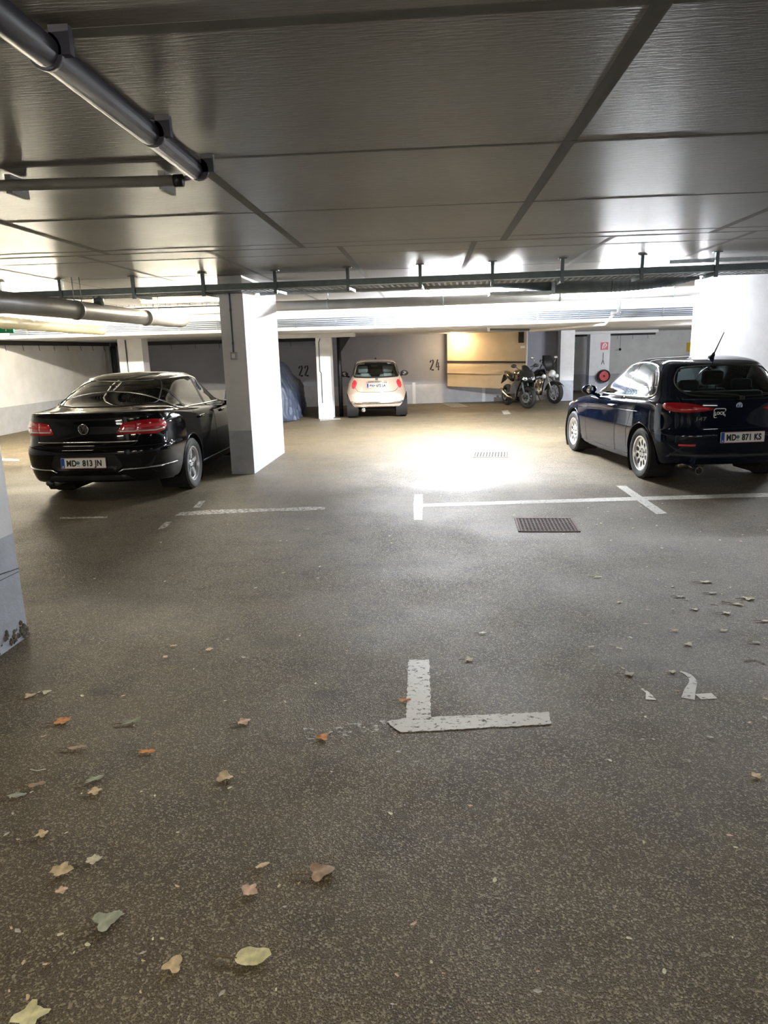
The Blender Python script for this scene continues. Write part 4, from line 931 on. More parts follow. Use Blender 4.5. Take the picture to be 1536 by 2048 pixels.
    b = BM(); rbox(b, (1.75, -.70, .70), (2.2, .70, .98), .05); link('dashboard', b, M['seat'], rt, True); steering(rt, 1.6, .36, .92)
    b = BM(); tube(b, [(1.35, 0, 1.32), (1.33, 0, 1.27)], .01, 6); rbox(b, (1.31, -.12, 1.24), (1.34, .12, 1.30), .01); link('inside_mirror', b, M['dark'], rt)
    for s in (1, -1): mirror(rt, 1.82, s*.86, 1.0, s, m)
    for x in (0, 2.711):
        for s in (1, -1): wheel(rt, x, s*.80, .322, .215, s, .215, mask_five, M['alloy'])
    for s in (1, -1):
        P = [(3.45, s*.85, .66), (3.15, s*.86, .74), (3.55, s*.55, .68), (3.6, s*.6, .60)]; link('headlamp', S.bvh and BM_ell((3.42, s*.66, .66), (.16, .15, .06)), M['hlamp'], rt, True)
    return rt
def BM_ell(c, r):
    b = BM(); bmesh.ops.create_uvsphere(b, u_segments=20, v_segments=12, radius=1, matrix=Matrix.Translation(c)@Matrix.Diagonal((*r, 1))); return b

# ---------------------------------------------------------------- dark blue hatchback
def hatchback():
    rt = thing('hatchback_car', (3.47, 9.07, 0), 0, 'dark blue-black hatchback with sticker and silver wheels, parked at the right', 'car')
    W1 = [.97, 1, 1, .99, .92]
    rg = [(-.50, 3.20, [.30, .22, .20, .20, .24], .66, W1, 12), (-.70, 3.30, [.25, .19, .18, .18, .20], .80, W1, 12), (-.755, 3.38, [.34, .28, .27, .28, .34], .845, W1, 12),
          (-.78, 3.41, [.47, .45, .44, .46, .48], .862, W1, 12), (-.785, 3.42, [.585, .575, .57, .57, .57], .865, W1, 11), (-.75, 3.39, [.63, .62, .615, .61, .60], .863, W1, 11), (-.735, 3.36, [.68, .68, .68, .66, .62], .860, W1, 11),
          (-.715, 3.30, [.78, .78, .775, .74, .66], .856, W1, 11), (-.695, 3.15, [.88, .87, .86, .81, .70], .842, W1, 11), (-.675, 2.95, [.955, .925, .90, .86, .77], .822, W1, 11), (-.64, 2.05, [1.005, .965, .945, .935, .945], .785, [.94, 1, 1, 1, .95], 9),
          (-.53, 1.82, [1.13, 1.09, 1.075, 1.065, 1.05], .735, [.92, 1, 1, 1, .93], 8), (-.36, 1.44, [1.285, 1.27, 1.26, 1.25, 1.21], .650, [.92, 1, 1, .99, .93], 8), (-.26, 1.14, [1.355, 1.365, 1.372, 1.36, 1.32], .575, [.93, .99, 1, .99, .94], 8),
          (-.08, .95, [1.40, 1.415, 1.42, 1.415, 1.39], .46, [.95, 1, 1, 1, .95], 7), (.12, .80, [1.43, 1.436, 1.438, 1.435, 1.425], .25, [1]*5, 6), (.24, .70, [1.442]*5, 0., [1]*5, 6)]
    S = Shell(car_body(rg, 150, seg=[2, 4, 4, 4, 3, 3, 3, 4, 4, 4, 4, 7, 8, 4, 4, 3]))
    m = M['pblue']
    arches(S, rt, (0, 2.546), .352, .315, .54, .85, m)
    side = smoothpoly([(-.06, 0, .985), (-.14, 0, 1.05), (-.05, 0, 1.22), (.10, 0, 1.315), (.40, 0, 1.36), (.80, 0, 1.345), (1.20, 0, 1.25), (1.60, 0, 1.07), (1.78, 0, .965), (1.74, 0, .945), (1.0, 0, .95), (.4, 0, .965)], 5)
    rearw = smoothpoly([(0, .57, 1.06), (0, .60, 1.15), (0, .54, 1.27), (0, .44, 1.315), (0, 0, 1.335), (0, -.44, 1.315), (0, -.54, 1.27), (0, -.60, 1.15), (0, -.57, 1.06), (0, -.45, 1.015), (0, 0, 1.00), (0, .45, 1.015)], 5)
    front = roundpoly([(0, .66, .99), (0, .50, 1.34), (0, -.50, 1.34), (0, -.66, .99)], .05)
    for s in (1, -1):
        S.cut(side, (0, -s, 0)); link('side_window', S.patch(side, (0, -s, 0), .003), M['cglass'], rt, True)
        link('window_trim', S.line(side, (0, -s, 0), .012, .002, closed=True, step=.05), M['chrome'], rt, True)
        link('window_pillar', S.patch([(.70, 0, .955), (.78, 0, .955), (.70, 0, 1.352), (.62, 0, 1.352)], (0, -s, 0), .006), m, rt, True)
        for P in ([(.80, 0, .24), (.80, 0, .6), (.76, 0, .95)], [(1.92, 0, .24), (1.95, 0, .6), (1.84, 0, .93)], [(.14, 0, .95), (.30, 0, .80), (.42, 0, .55), (.40, 0, .34)], [(.38, 0, .255), (2.2, 0, .25)]):
            link('door_gap', S.line(P, (0, -s, 0), .0035, -.001), M['pit'], rt, True)
        link('body_crease', S.line([(.1, 0, .80), (1.2, 0, .775), (2.4, 0, .72)], (0, -s, 0), .004, -.001), m, rt, True)
        b = BM(); rbox(b, (.84, s*.868-.02, .812), (1.02, s*.868+.025, .835), .010, 3); link('door_handle', b, M['chrome'], rt, True)
        mirror(rt, 1.66, s*.80, .94, s, m, .95)
        b = BM_ell((3.08, s*.63, .67), (.15, .10, .06)); link('headlamp', b, M['hlamp'], rt, True)
        dl = Vector((.60, -s*.55, 0)); tl = smoothpoly([(-.70, .30, .868), (-.70, .46, .905), (-.66, .62, .935), (-.52, .79, .938), (-.44, .81, .908), (-.52, .80, .855), (-.66, .66, .832), (-.70, .46, .845)], 4)
        if s < 0: tl = [Vector((p[0], -p[1], p[2])) for p in tl]
        o = link('tail_light', S.patch(tl, dl, .004, .03, bulge=.010), M['tail'], rt, True); link('lens_glow', S.line([(-.70, s*.38, .875), (-.70, s*.58, .885)], dl, .016, .002), M['tail2'], o, True)
        link('reflector', S.line([(-.77, s*.50, .475), (-.76, s*.66, .475)], (1, 0, 0), .014, .0), M['tail2'], rt, True)
    for P, d, n_, g in ((rearw, (1, 0, 0), 'rear_window', 'cglass'), (front, (-1, 0, 0), 'windshield', 'cglass')):
        S.cut(P, d); link(n_, S.patch(P, d, .002), M[g], rt, True)
    link('rear_window_seal', S.line(rearw, (1, 0, 0), .010, .001, closed=True, step=.05), M['dark'], rt, True)
    # black frit band around the rear window (ring of patches would hide glass; drawn as wider seal)
    for s in (1, -1):
        link('hatch_gap', S.line([(-.66, s*.64, 1.0), (-.68, s*.62, .92), (-.72, s*.50, .74), (-.73, s*.46, .665), (-.74, 0, .655)], (1, 0, 0), .004, -.001), M['pit'], rt, True)
    P = [(-.66, .60, .985), (-.66, .3, .975), (-.66, 0, .972), (-.66, -.3, .975), (-.66, -.60, .985)]; link('spoiler_lip', S.line(P, (1, 0, 0), .018, -.004), m, rt, True)
    P = roundpoly([(0, .42, .47), (0, .34, .60), (0, -.34, .60), (0, -.42, .47), (0, -.3, .44), (0, .3, .44)], .03); link('plate_recess', S.patch(P, (1, 0, 0), .0015, .06), m, rt, True)
    link('bumper_lip', S.line([(-.7, .72, .365), (-.78, .4, .352), (-.78, -.4, .352), (-.7, -.72, .365)], (1, 0, 0), .022, -.006), M['grey2'], rt, True)
    lplate(rt, -.812, .565, '', parts=('MD', '871 KS'), tilt=.04)
    wp = BM(); tube(wp, [(-.72, .0, .995), (-.70, .05, 1.02), (-.655, .42, 1.055)], .009, 6); rbox(wp, (-.74, -.03, .965), (-.66, .03, 1.005), .01); link('rear_wiper', wp, M['dark'], rt, True)
    # badge with cross
    pos = S.hit(Vector((0, 0, .90)), Vector((1, 0, 0)))[0]; bx = pos.x-.004
    b = BM(); lathe(b, [(.001, bx), (.037, bx), (.040, bx+.003), (.040, bx+.008), (.001, bx+.008)], 'x', 28, (0, 0, .90)); em = link('emblem', b, M['chrome'], rt, True, 40)
    f0 = frame((bx-.001, 0, .90), (0, -1, 0), (0, 0, 1)); b = BM(); stroke(b, [(-.028, 0), (-.006, 0)], .008, f0, .002); stroke(b, [(-.017, .014), (-.017, -.014)], .008, f0, .002); stroke(b, [(.006, -.015), (.010, 0), (.018, .008), (.014, .016)], .007, f0, .002); bmesh.ops.recalc_face_normals(b, faces=b.faces[:]); link('emblem_mark', b, M['eublue'], em)
    pos = S.hit(Vector((0, .44, .755)), Vector((1, 0, 0)))[0]
    textmesh('model_number', '147', .042, M['chrome'], rt, frame((pos.x-.008, .44, .745), (-.16, -1, 0), (0, 0, 1)), 1.3, .001, .003)
    # white sticker: rounded open letter frame with lettering inside
    pos = S.hit(Vector((0, .24, .82)), Vector((1, 0, 0)))[0]; f0 = frame((pos.x-.006, .235, .775), (-.07, -1, 0), (0, 0, 1))
    b = BM(); o_ = [(.068, .070), (.068, .088)]
    stroke(b, [(.066, .072), (.070, .084), (.066, .095), (.052, .100), (-.040, .100), (-.056, .095), (-.062, .082), (-.062, .018), (-.056, .004), (-.040, 0), (.046, 0), (.060, .005), (.066, .018), (.066, .030), (.045, .030)], .010, f0, .0015)
    stroke(b, [(-.060, .028), (-.036, .028)], .009, f0, .0015)
    bmesh.ops.recalc_face_normals(b, faces=b.faces[:]); st = link('sticker', b, M['signw'], rt); st['label'] = 'white lettered sticker'
    textmesh('sticker_lettering', 'LOCK', .030, M['signw'], st, f0@Matrix.Translation((.004, .035, .001)), .95, .002)
    b = BM(); tube(b, [(-.66, .50, .235), (-.79, .50, .215), (-.84, .50, .212)], [.036, .042, .046], 16); ex = link('exhaust_pipe', b, M['chrome'], rt, True, 50)
    b = BM(); lathe(b, [(.001, -.843), (.036, -.843), (.036, -.838), (.001, -.838)], 'x', 18, (0, .50, .212)); link('pipe_opening', b, M['pit'], ex)
    b = BM(); rbox(b, (-.62, .28, .19), (-.30, .62, .33), .06, 3); link('silencer', b, M['exh'], rt, True)
    # aerial on the rear of the roof
    b = BM(); tube(b, [(.02, .0, 1.42), (-.03, 0, 1.45), (-.05, 0, 1.475)], [.04, .022, .010], 10); tube(b, [(-.05, 0, 1.47), (-.20, -.02, 1.70)], [.009, .006], 6); link('aerial', b, M['dark'], rt, True)
    finish_body(S, rt, m)
    b = BM(); rbox(b, (-.02, -.64, .45), (.45, .64, .66), .05); rbox(b, (-.16, -.62, .55), (0, .62, 1.03), .05); link('rear_bench', b, M['seat'], rt, True)
    for y in (-.33, .33): b = BM(); rbox(b, (-.17, y-.12, 1.05), (-.07, y+.12, 1.17), .04, 3); link('headrest', b, M['seat'], rt, True)
    seatset(rt, .78, .66, M['seat']); b = BM(); rbox(b, (1.5, -.68, .66), (2.0, .68, .92), .05); link('dashboard', b, M['seat'], rt, True); steering(rt, 1.36, .36, .88)
    b = BM(); rbox(b, (1.02, -.12, 1.22), (1.05, .12, 1.28), .01); link('inside_mirror', b, M['dark'], rt)
    for x in (0, 2.546):
        for s in (1, -1): wheel(rt, x, s*.755, .305, .195, s, .205, mask_holes, M['alloy'])
    return rt

# ---------------------------------------------------------------- small cream car
def smallcar():
    rt = thing('small_car', (-1.39, 18.21, 0), 0, 'small rounded cream car parked against the back wall in the middle', 'car')
    W1 = [.98, 1, 1, .99, .92]
    rg = [(-.30, 2.85, [.30, .23, .22, .22, .25], .60, W1, 9), (-.45, 2.93, [.29, .21, .20, .20, .22], .735, W1, 9), (-.52, 2.98, [.36, .30, .29, .30, .34], .79, W1, 9), (-.55, 3.0, [.49, .47, .46, .46, .48], .813, W1, 9),
          (-.55, 3.0, [.59, .58, .58, .57, .57], .812, W1, 9), (-.52, 2.97, [.69, .69, .69, .67, .66], .795, W1, 9), (-.50, 2.9, [.80, .80, .80, .77, .72], .765, W1, 9), (-.475, 2.8, [.90, .90, .88, .85, .78], .735, W1, 9), (-.455, 2.6, [.97, .96, .94, .92, .86], .705, W1, 9),
          (-.44, 2.1, [1.02, 1.01, .99, .98, .98], .672, [.98, 1, 1, 1, .95], 8), (-.37, 1.85, [1.17, 1.15, 1.14, 1.13, 1.1], .618, [.97, 1, 1, 1, .93], 8), (-.27, 1.5, [1.335, 1.33, 1.33, 1.31, 1.25], .555, [.97, 1, 1, .99, .93], 8), (-.19, 1.25, [1.41, 1.42, 1.43, 1.42, 1.37], .50, [.97, 1, 1, .99, .94], 8),
          (-.02, 1.0, [1.455, 1.465, 1.47, 1.465, 1.44], .39, [.97, 1, 1, 1, .95], 7), (.2, .85, [1.48, 1.484, 1.486, 1.484, 1.475], .2, [1]*5, 6), (.32, .72, [1.49]*5, 0, [1]*5, 6)]
    S = Shell(car_body(rg, 130, q=2.4, seg=[2, 4, 4, 4, 3, 3, 4, 4, 3, 3, 7, 8, 3, 3, 3])); m = M['pcream']
    arches(S, rt, (0, 2.30), .335, .30, .50, .80, m)
    rearw = roundpoly([(0, .60, 1.05), (0, .575, 1.20), (0, .50, 1.375), (0, .25, 1.41), (0, -.25, 1.41), (0, -.50, 1.375), (0, -.575, 1.20), (0, -.60, 1.05), (0, -.2, 1.035), (0, .2, 1.035)], .06)
    side = smoothpoly([(-.02, 0, 1.06), (.02, 0, 1.28), (.25, 0, 1.38), (.8, 0, 1.385), (1.15, 0, 1.31), (1.5, 0, 1.13), (1.68, 0, 1.02), (1.0, 0, 1.005), (.4, 0, 1.02)], 5)
    front = roundpoly([(0, .58, 1.05), (0, .48, 1.36), (0, -.48, 1.36), (0, -.58, 1.05)], .05)
    for s in (1, -1):
        S.cut(side, (0, -s, 0)); link('side_window', S.patch(side, (0, -s, 0), .003), M['dglass'], rt, True)
        link('window_trim', S.line(side, (0, -s, 0), .010, .002, closed=True, step=.05), M['dark'], rt, True)
        link('door_gap', S.line([(.55, 0, .25), (.45, 0, .7), (.40, 0, 1.02)], (0, -s, 0), .004, -.001), M['pit'], rt, True)
        mirror(rt, 1.50, s*.735, 1.02, s, M['dark'], 1.0)
        dl = Vector((.8, -s*.45, 0)); tl = smoothpoly([(-.46, .60, .80), (-.46, .57, .90), (-.45, .62, .965), (-.42, .69, .955), (-.40, .715, .88), (-.42, .715, .79), (-.45, .66, .755)], 4)
        if s < 0: tl = [Vector((p[0], -p[1], p[2])) for p in tl]
        o = link('tail_light', S.patch(tl, dl, .004, .03, bulge=.012), M['tail2'], rt, True); link('lens_centre', S.line([(-.45, s*.64, .84), (-.45, s*.645, .91)], dl, .022, -.004), M['tail'], o, True)
        link('hatch_gap', S.line([(-.45, s*.615, 1.40), (-.45, s*.62, 1.0), (-.47, s*.58, .80), (-.5, s*.50, .70), (-.51, s*.42, .675), (-.51, 0, .665)], (1, 0, 0), .005, -.001), M['pit'], rt, True)
    for P, d, n_ in ((rearw, (1, 0, 0), 'rear_window'), (front, (-1, 0, 0), 'windshield')):
        S.cut(P, d); link(n_, S.patch(P, d, .002), M['cglass'], rt, True)
    link('rear_window_seal', S.line(rearw, (1, 0, 0), .022, -.006, closed=True, step=.05), M['dark'], rt, True)
    link('bumper_trim', S.line([(-.4, .66, .435), (-.4, .60, .405), (-.5, .3, .405), (-.5, -.3, .405), (-.4, -.60, .405), (-.4, -.66, .435)], (1, 0, 0), .030, .004, 10), M['chrome'], rt, True)
    link('plate_handle', S.line([(-.5, .26, .905), (-.5, .2, .925), (-.5, -.2, .925), (-.5, -.26, .905)], (1, 0, 0), .024, .006, 10), M['chrome'], rt, True)
    pos = S.hit(Vector((0, 0, .83)), Vector((1, 0, 0)))[0]; lplate(rt, pos.x-.012, .83, '', parts=('BN', '672 LA'), tilt=-.15)
    pos = S.hit(Vector((0, 0, .99)), Vector((1, 0, 0)))[0]; b = BM(); lathe(b, [(.001, pos.x-.008), (.034, pos.x-.008), (.04, pos.x), (.001, pos.x)], 'x', 24, (0, 0, .985)); link('emblem', b, M['dsteel'], rt, True, 40)
    b = BM(); tube(b, [(-.3, .37, .235), (-.56, .37, .23)], .045, 16); lathe(b, [(.04, -.575), (.052, -.57), (.05, -.50)], 'x', 18, (0, .37, .23)); ex = link('exhaust_pipe', b, M['chrome'], rt, True, 50)
    b = BM(); rbox(b, (-.25, -.5, .2), (.5, .5, .32), .04); link('underbody', b, M['pit'], rt)
    b = BM(); rbox(b, (-.06, -.025, 1.475), (.06, .025, 1.52), .015); link('aerial_base', b, M['dark'], rt, True)
    finish_body(S, rt, m)
    b = BM(); rbox(b, (.05, -.55, .45), (.45, .55, .66), .05); rbox(b, (-.10, -.55, .5), (.05, .55, 1.0), .05); link('rear_bench', b, M['lseat'], rt, True)
    for y in (-.3, .3): b = BM(); rbox(b, (-.10, y-.12, 1.0), (0, y+.12, 1.13), .04, 3); link('headrest', b, M['lseat'], rt, True)
    seatset(rt, .72, .72, M['lseat'], ys=(-.34, .34)); b = BM(); rbox(b, (1.4, -.6, .7), (1.9, .6, .97), .05); link('dashboard', b, M['seat'], rt, True); steering(rt, 1.3, .34, .92)
    b = BM(); rbox(b, (1.0, -.10, 1.27), (1.03, .10, 1.33), .01); link('inside_mirror', b, M['dark'], rt)
    for x in (0, 2.3):
        for s in (1, -1): wheel(rt, x, s*.705, .292, .185, s, .19, mask_multi, M['alloy'])
    return rt
def poseyaw(o, yaw):   # local +x becomes the car's nose; yaw measured from the garage's long axis
    o.rotation_euler = (0, 0, PI/2-yaw)
car1 = saloon(); poseyaw(car1, -.012)
car2 = hatchback(); poseyaw(car2, -.1326); car2.scale = (1.0, 1.01, 1.045); car2.location = (3.475, 9.12, 0)
car3 = smallcar(); poseyaw(car3, -.1058); car3.scale = (.98, .96, .985)

# ---------------------------------------------------------------- car under a tarpaulin
def tarpcar():
    rt = thing('covered_car', (-4.30, 17.6, 0), PI/2+.08, 'car hidden under a wrinkled blue-grey tarpaulin, left of the slim white pillar', 'covered car')
    W1 = [.98, 1, 1, .99, .95]
    rg = [(-.62, 3.6, [.0, .0, .0, .0, .0], .90, W1, 9), (-.66, 3.6, [.02]*5, .91, W1, 9), (-.63, 3.55, [.25]*5, .90, W1, 9), (-.60, 3.5, [.50]*5, .88, W1, 9), (-.52, 3.45, [.75]*5, .86, W1, 9), (-.45, 3.3, [.95, .95, .95, .9, .85], .80, W1, 9), (-.36, 2.4, [1.12, 1.12, 1.1, 1.05, 1.0], .72, W1, 8),
          (-.15, 1.7, [1.35, 1.37, 1.38, 1.35, 1.3], .60, W1, 7), (.1, 1.3, [1.45, 1.46, 1.46, 1.45, 1.42], .45, W1, 6), (.4, 1.0, [1.48]*5, 0, [1]*5, 6)]
    bm = car_body(rg, 150, seg=[1, 8, 9, 9, 8, 7, 8, 6, 4])
    for v in bm.verts:
        c = v.co; k = max(0, 1-c.z/1.3); a = math.atan2(c.y, c.x-.2)
        f = math.sin(a*46+4*noise.noise(c*2.2)+c.z*5)*.020+math.sin(a*19+c.z*9+3*noise.noise(c*1.5))*.022
        n1 = noise.noise(Vector((c.x*5, c.y*5, c.z*7)))*.035+noise.noise(c*13)*.016
        out = Vector((c.x-1.3, c.y*1.6, 0)); out = out.normalized() if out.length else out
        c += out*(f*k*1.6+n1*(.3+k)); c.z = max(.004, c.z+noise.noise(c*6+Vector((5, 0, 0)))*.02*(c.z > .1))
    o = link('tarpaulin', bm, M['tarp'], rt, True)
    b = BM(); tube(b, [(-.66, .5, .42), (-.70, 0, .40), (-.66, -.5, .42)], .012, 6); link('tie_cord', b, M['dark'], rt, True)
    return rt
tarpcar()

# ---------------------------------------------------------------- motorcycles
def bikewheel(root, x, r, wd, rimr, spokes, m_rim, name, discs=True, steer=None):
    t = BM(); h = wd/2; lathe(t, [(rimr, -h*.7), (rimr+(r-rimr)*.5, -h), (r-.02, -h*.75), (r-.004, -h*.35), (r, 0), (r-.004, h*.35), (r-.02, h*.75), (rimr+(r-rimr)*.5, h), (rimr, h*.7)], 'y', 44, close=True)
    ty = link(name, t, M['rubber'], root, True); ty.location = (x, 0, r)
    b = BM(); tube(b, [(rimr*math.cos(a), 0, rimr*math.sin(a)) for a in [2*PI*k/40 for k in range(40)]], .020, 8, closed=True)
    for k in range(spokes):
        a = 2*PI*k/spokes
        tube(b, [(.03*math.cos(a+.5), 0, .03*math.sin(a+.5)), (rimr*math.cos(a), 0, rimr*math.sin(a))], .011, 6)
    tube(b, [(0, -h, 0), (0, h, 0)], .035, 14); link('rim', b, m_rim, ty, True)
    if discs:
        for s in (-1, 1):
            b = BM(); lathe(b, [(.09, s*(h+.012)), (.15, s*(h+.012)), (.15, s*(h+.017)), (.09, s*(h+.017))], 'y', 32, close=True)
            for k in range(6): a = 2*PI*k/6; tube(b, [(.03*math.cos(a), s*(h+.014), .03*math.sin(a)), (.10*math.cos(a+.3), s*(h+.014), .10*math.sin(a+.3))], .006, 4)
            link('brake_disc', b, M['steel'], ty, True, 30)
    return ty
def blob(pts, r, n=14): b = BM(); tube(b, pts, r, n); return b
def loft(secs):   # closed ring sections, each a list of points
    b = BM(); V = [[b.verts.new(p) for p in s] for s in secs]; n = len(V[0])
    for A_, B_ in zip(V, V[1:]):
        for k in range(n): b.faces.new([A_[k], A_[(k+1) % n], B_[(k+1) % n], B_[k]])
    b.faces.new(V[0]); b.faces.new(V[-1]); bmesh.ops.recalc_face_normals(b, faces=b.faces[:]); return b
def sec(x, z, w_, h, n=16, e=.8, tilt=0):
    return [(x+tilt*math.sin(2*PI*k/n)*h, w_*math.copysign(abs(math.cos(2*PI*k/n))**e, math.cos(2*PI*k/n)), z+h*math.copysign(abs(math.sin(2*PI*k/n))**e, math.sin(2*PI*k/n))) for k in range(n)]
def sportbike():
    a = G(1055, 817); c = G(1024, 811); d = Vector((.30, -1, 0)).normalized(); ang = math.atan2(d.y, d.x)
    rt = thing('sport_motorcycle', (a.x-d.x*1.40, a.y-d.y*1.40, 0), ang, 'black faired sport motorcycle in front of the beige board', 'motorcycle')
    m = M['bikeblk']
    bikewheel(rt, 0, .31, .16, .20, 5, M['dark'], 'rear_wheel'); fwl = bikewheel(rt, 1.40, .30, .125, .205, 10, M['dark'], 'front_wheel'); fwl.rotation_euler = (0, 0, .38)
    for s in (1, -1): link('fork_leg', blob([(1.40, s*.10, .30), (1.30, s*.10, .62), (1.20, s*.10, .92)], [.026, .026, .022], 10), M['dsteel'], rt, True)
    for s in (1, -1): b = BM(); rbox(b, (1.28, s*.10-.03, .27), (1.34, s*.10+.03, .37), .01); link('brake_caliper', b, M['warmch'], rt)
    b = BM(); V = []
    for k in range(15):
        t_ = math.radians(35+k*8); V.append([b.verts.new((1.40+.325*math.cos(t_), y, .30+.325*math.sin(t_)-abs(y)*.25)) for y in (-.075, -.04, 0, .04, .075)])
    for A_, B_ in zip(V, V[1:]):
        for k in range(4): b.faces.new([A_[k], A_[k+1], B_[k+1], B_[k]])
    fm = link('front_mudguard', b, m, rt, True); fm.modifiers.new('t', 'SOLIDIFY').thickness = .006
    for ch in list(rt.children):
        if ch.name.split('.')[0] in ('fork_leg', 'brake_caliper', 'front_mudguard'): ch.data.transform(Matrix.Translation((1.40, 0, 0))@Matrix.Rotation(.38, 4, 'Z')@Matrix.Translation((-1.40, 0, 0)))
    # nose fairing with screen
    link('nose_fairing', loft([sec(1.52, .80, .05, .05), sec(1.47, .82, .14, .11), sec(1.38, .85, .20, .16), sec(1.26, .87, .24, .20), sec(1.10, .84, .25, .20)]), m, rt, True)
    link('wind_screen', loft([sec(1.36, .98, .10, .04), sec(1.24, 1.05, .12, .06), sec(1.14, 1.13, .09, .04), sec(1.12, 1.15, .04, .01)]), M['dark'], rt, True)
    for s in (1, -1):
        link('headlamp', BM_tri([(1.51, s*.05, .80), (1.46, s*.155, .86), (1.42, s*.19, .80), (1.48, s*.10, .765)], .02), M['hlamp'], rt)
        secs = []
        b = loft([[(1.30, s*.22, .92), (1.38, s*.20, .78), (1.25, s*.24, .55), (1.10, s*.22, .40), (1.0, s*.24, .70), (1.1, s*.24, .9)], [(1.30, s*.17, .92), (1.36, s*.16, .78), (1.22, s*.18, .55), (1.08, s*.16, .40), (1.0, s*.18, .70), (1.1, s*.18, .9)]]); link('side_fairing', b, m, rt)
        link('lower_fairing', loft([[(1.10, s*.22, .45), (1.0, s*.23, .72), (.72, s*.20, .60), (.55, s*.15, .26), (.95, s*.17, .24)], [(1.10, s*.15, .45), (1.0, s*.17, .72), (.72, s*.14, .60), (.55, s*.10, .26), (.95, s*.12, .24)]]), m, rt)
        link('mirror_stalk', blob([(1.24, s*.14, 1.02), (1.20, s*.24, 1.10), (1.18, s*.30, 1.14)], .010, 6), M['dark'], rt, True)
        link('mirror', BM_ell((1.18, s*.33, 1.155), (.025, .085, .05)), M['dark'], rt, True)
        link('handlebar', blob([(1.16, s*.08, .94), (1.10, s*.20, .94), (1.03, s*.33, .92)], .015, 8), M['dark'], rt, True)
        b = BM(); tube(b, [(1.34, s*.22, .80), (1.34, s*.31, .80)], .012, 6); tube(b, [(1.34, s*.30, .80), (1.34, s*.34, .80)], .022, 8); link('indicator', b, M['dark'], rt, True)
    link('fuel_tank', loft([sec(1.08, .90, .10, .05), sec(1.0, .90, .19, .11), sec(.85, .92, .21, .13), sec(.66, .86, .15, .11), sec(.55, .80, .10, .07)]), m, rt, True)
    link('rider_seat', loft([sec(.62, .80, .12, .04), sec(.45, .80, .16, .045), sec(.30, .84, .13, .045), sec(.27, .85, .1, .03)]), M['seat'], rt, True)
    link('tail_unit', loft([sec(.45, .78, .12, .08), sec(.20, .86, .14, .08), sec(-.05, .94, .10, .06), sec(-.20, .97, .05, .03)]), m, rt, True)
    link('plate_holder', BM_tri([(-.15, .08, .88), (-.15, -.08, .88), (-.38, -.06, .62), (-.38, .06, .62)], .015), M['dark'], rt)
    b = BM(); rbox(b, (.55, -.16, .30), (1.0, .16, .70), .05, 3)
    for k in range(4): box(b, (.95+.01*k, -.14, .42+.06*k), (1.02+.01*k, .14, .45+.06*k))
    link('engine', b, M['engine'], rt, True)
    for s in (1, -1): link('frame_beam', blob([(1.12, s*.08, .86), (.80, s*.17, .68), (.55, s*.14, .48), (.5, s*.12, .36)], .028, 8), M['warmch'], rt, True); link('swing_arm', blob([(.5, s*.12, .40), (0, s*.12, .31)], [.03, .02], 8), M['dsteel'], rt, True)
    link('exhaust', blob([(.75, -.12, .25), (.4, -.17, .28), (.15, -.19, .38), (-.05, -.19, .47)], [.03, .03, .05, .05], 12), M['exh'], rt, True)
    link('side_stand', blob([(.55, .12, .28), (.50, .30, .012)], .011, 6), M['dark'], rt, True)
    return rt
def BM_tri(P, th):
    b = BM(); n = (Vector(P[1])-Vector(P[0])).cross(Vector(P[2])-Vector(P[0])).normalized()*th; A_ = [b.verts.new(Vector(p)+n/2) for p in P]; B_ = [b.verts.new(Vector(p)-n/2) for p in P]; k = len(P)
    b.faces.new(A_); b.faces.new(B_[::-1])
    for i in range(k): b.faces.new([A_[i], B_[i], B_[(i+1) % k], A_[(i+1) % k]])
    bmesh.ops.recalc_face_normals(b, faces=b.faces[:]); return b
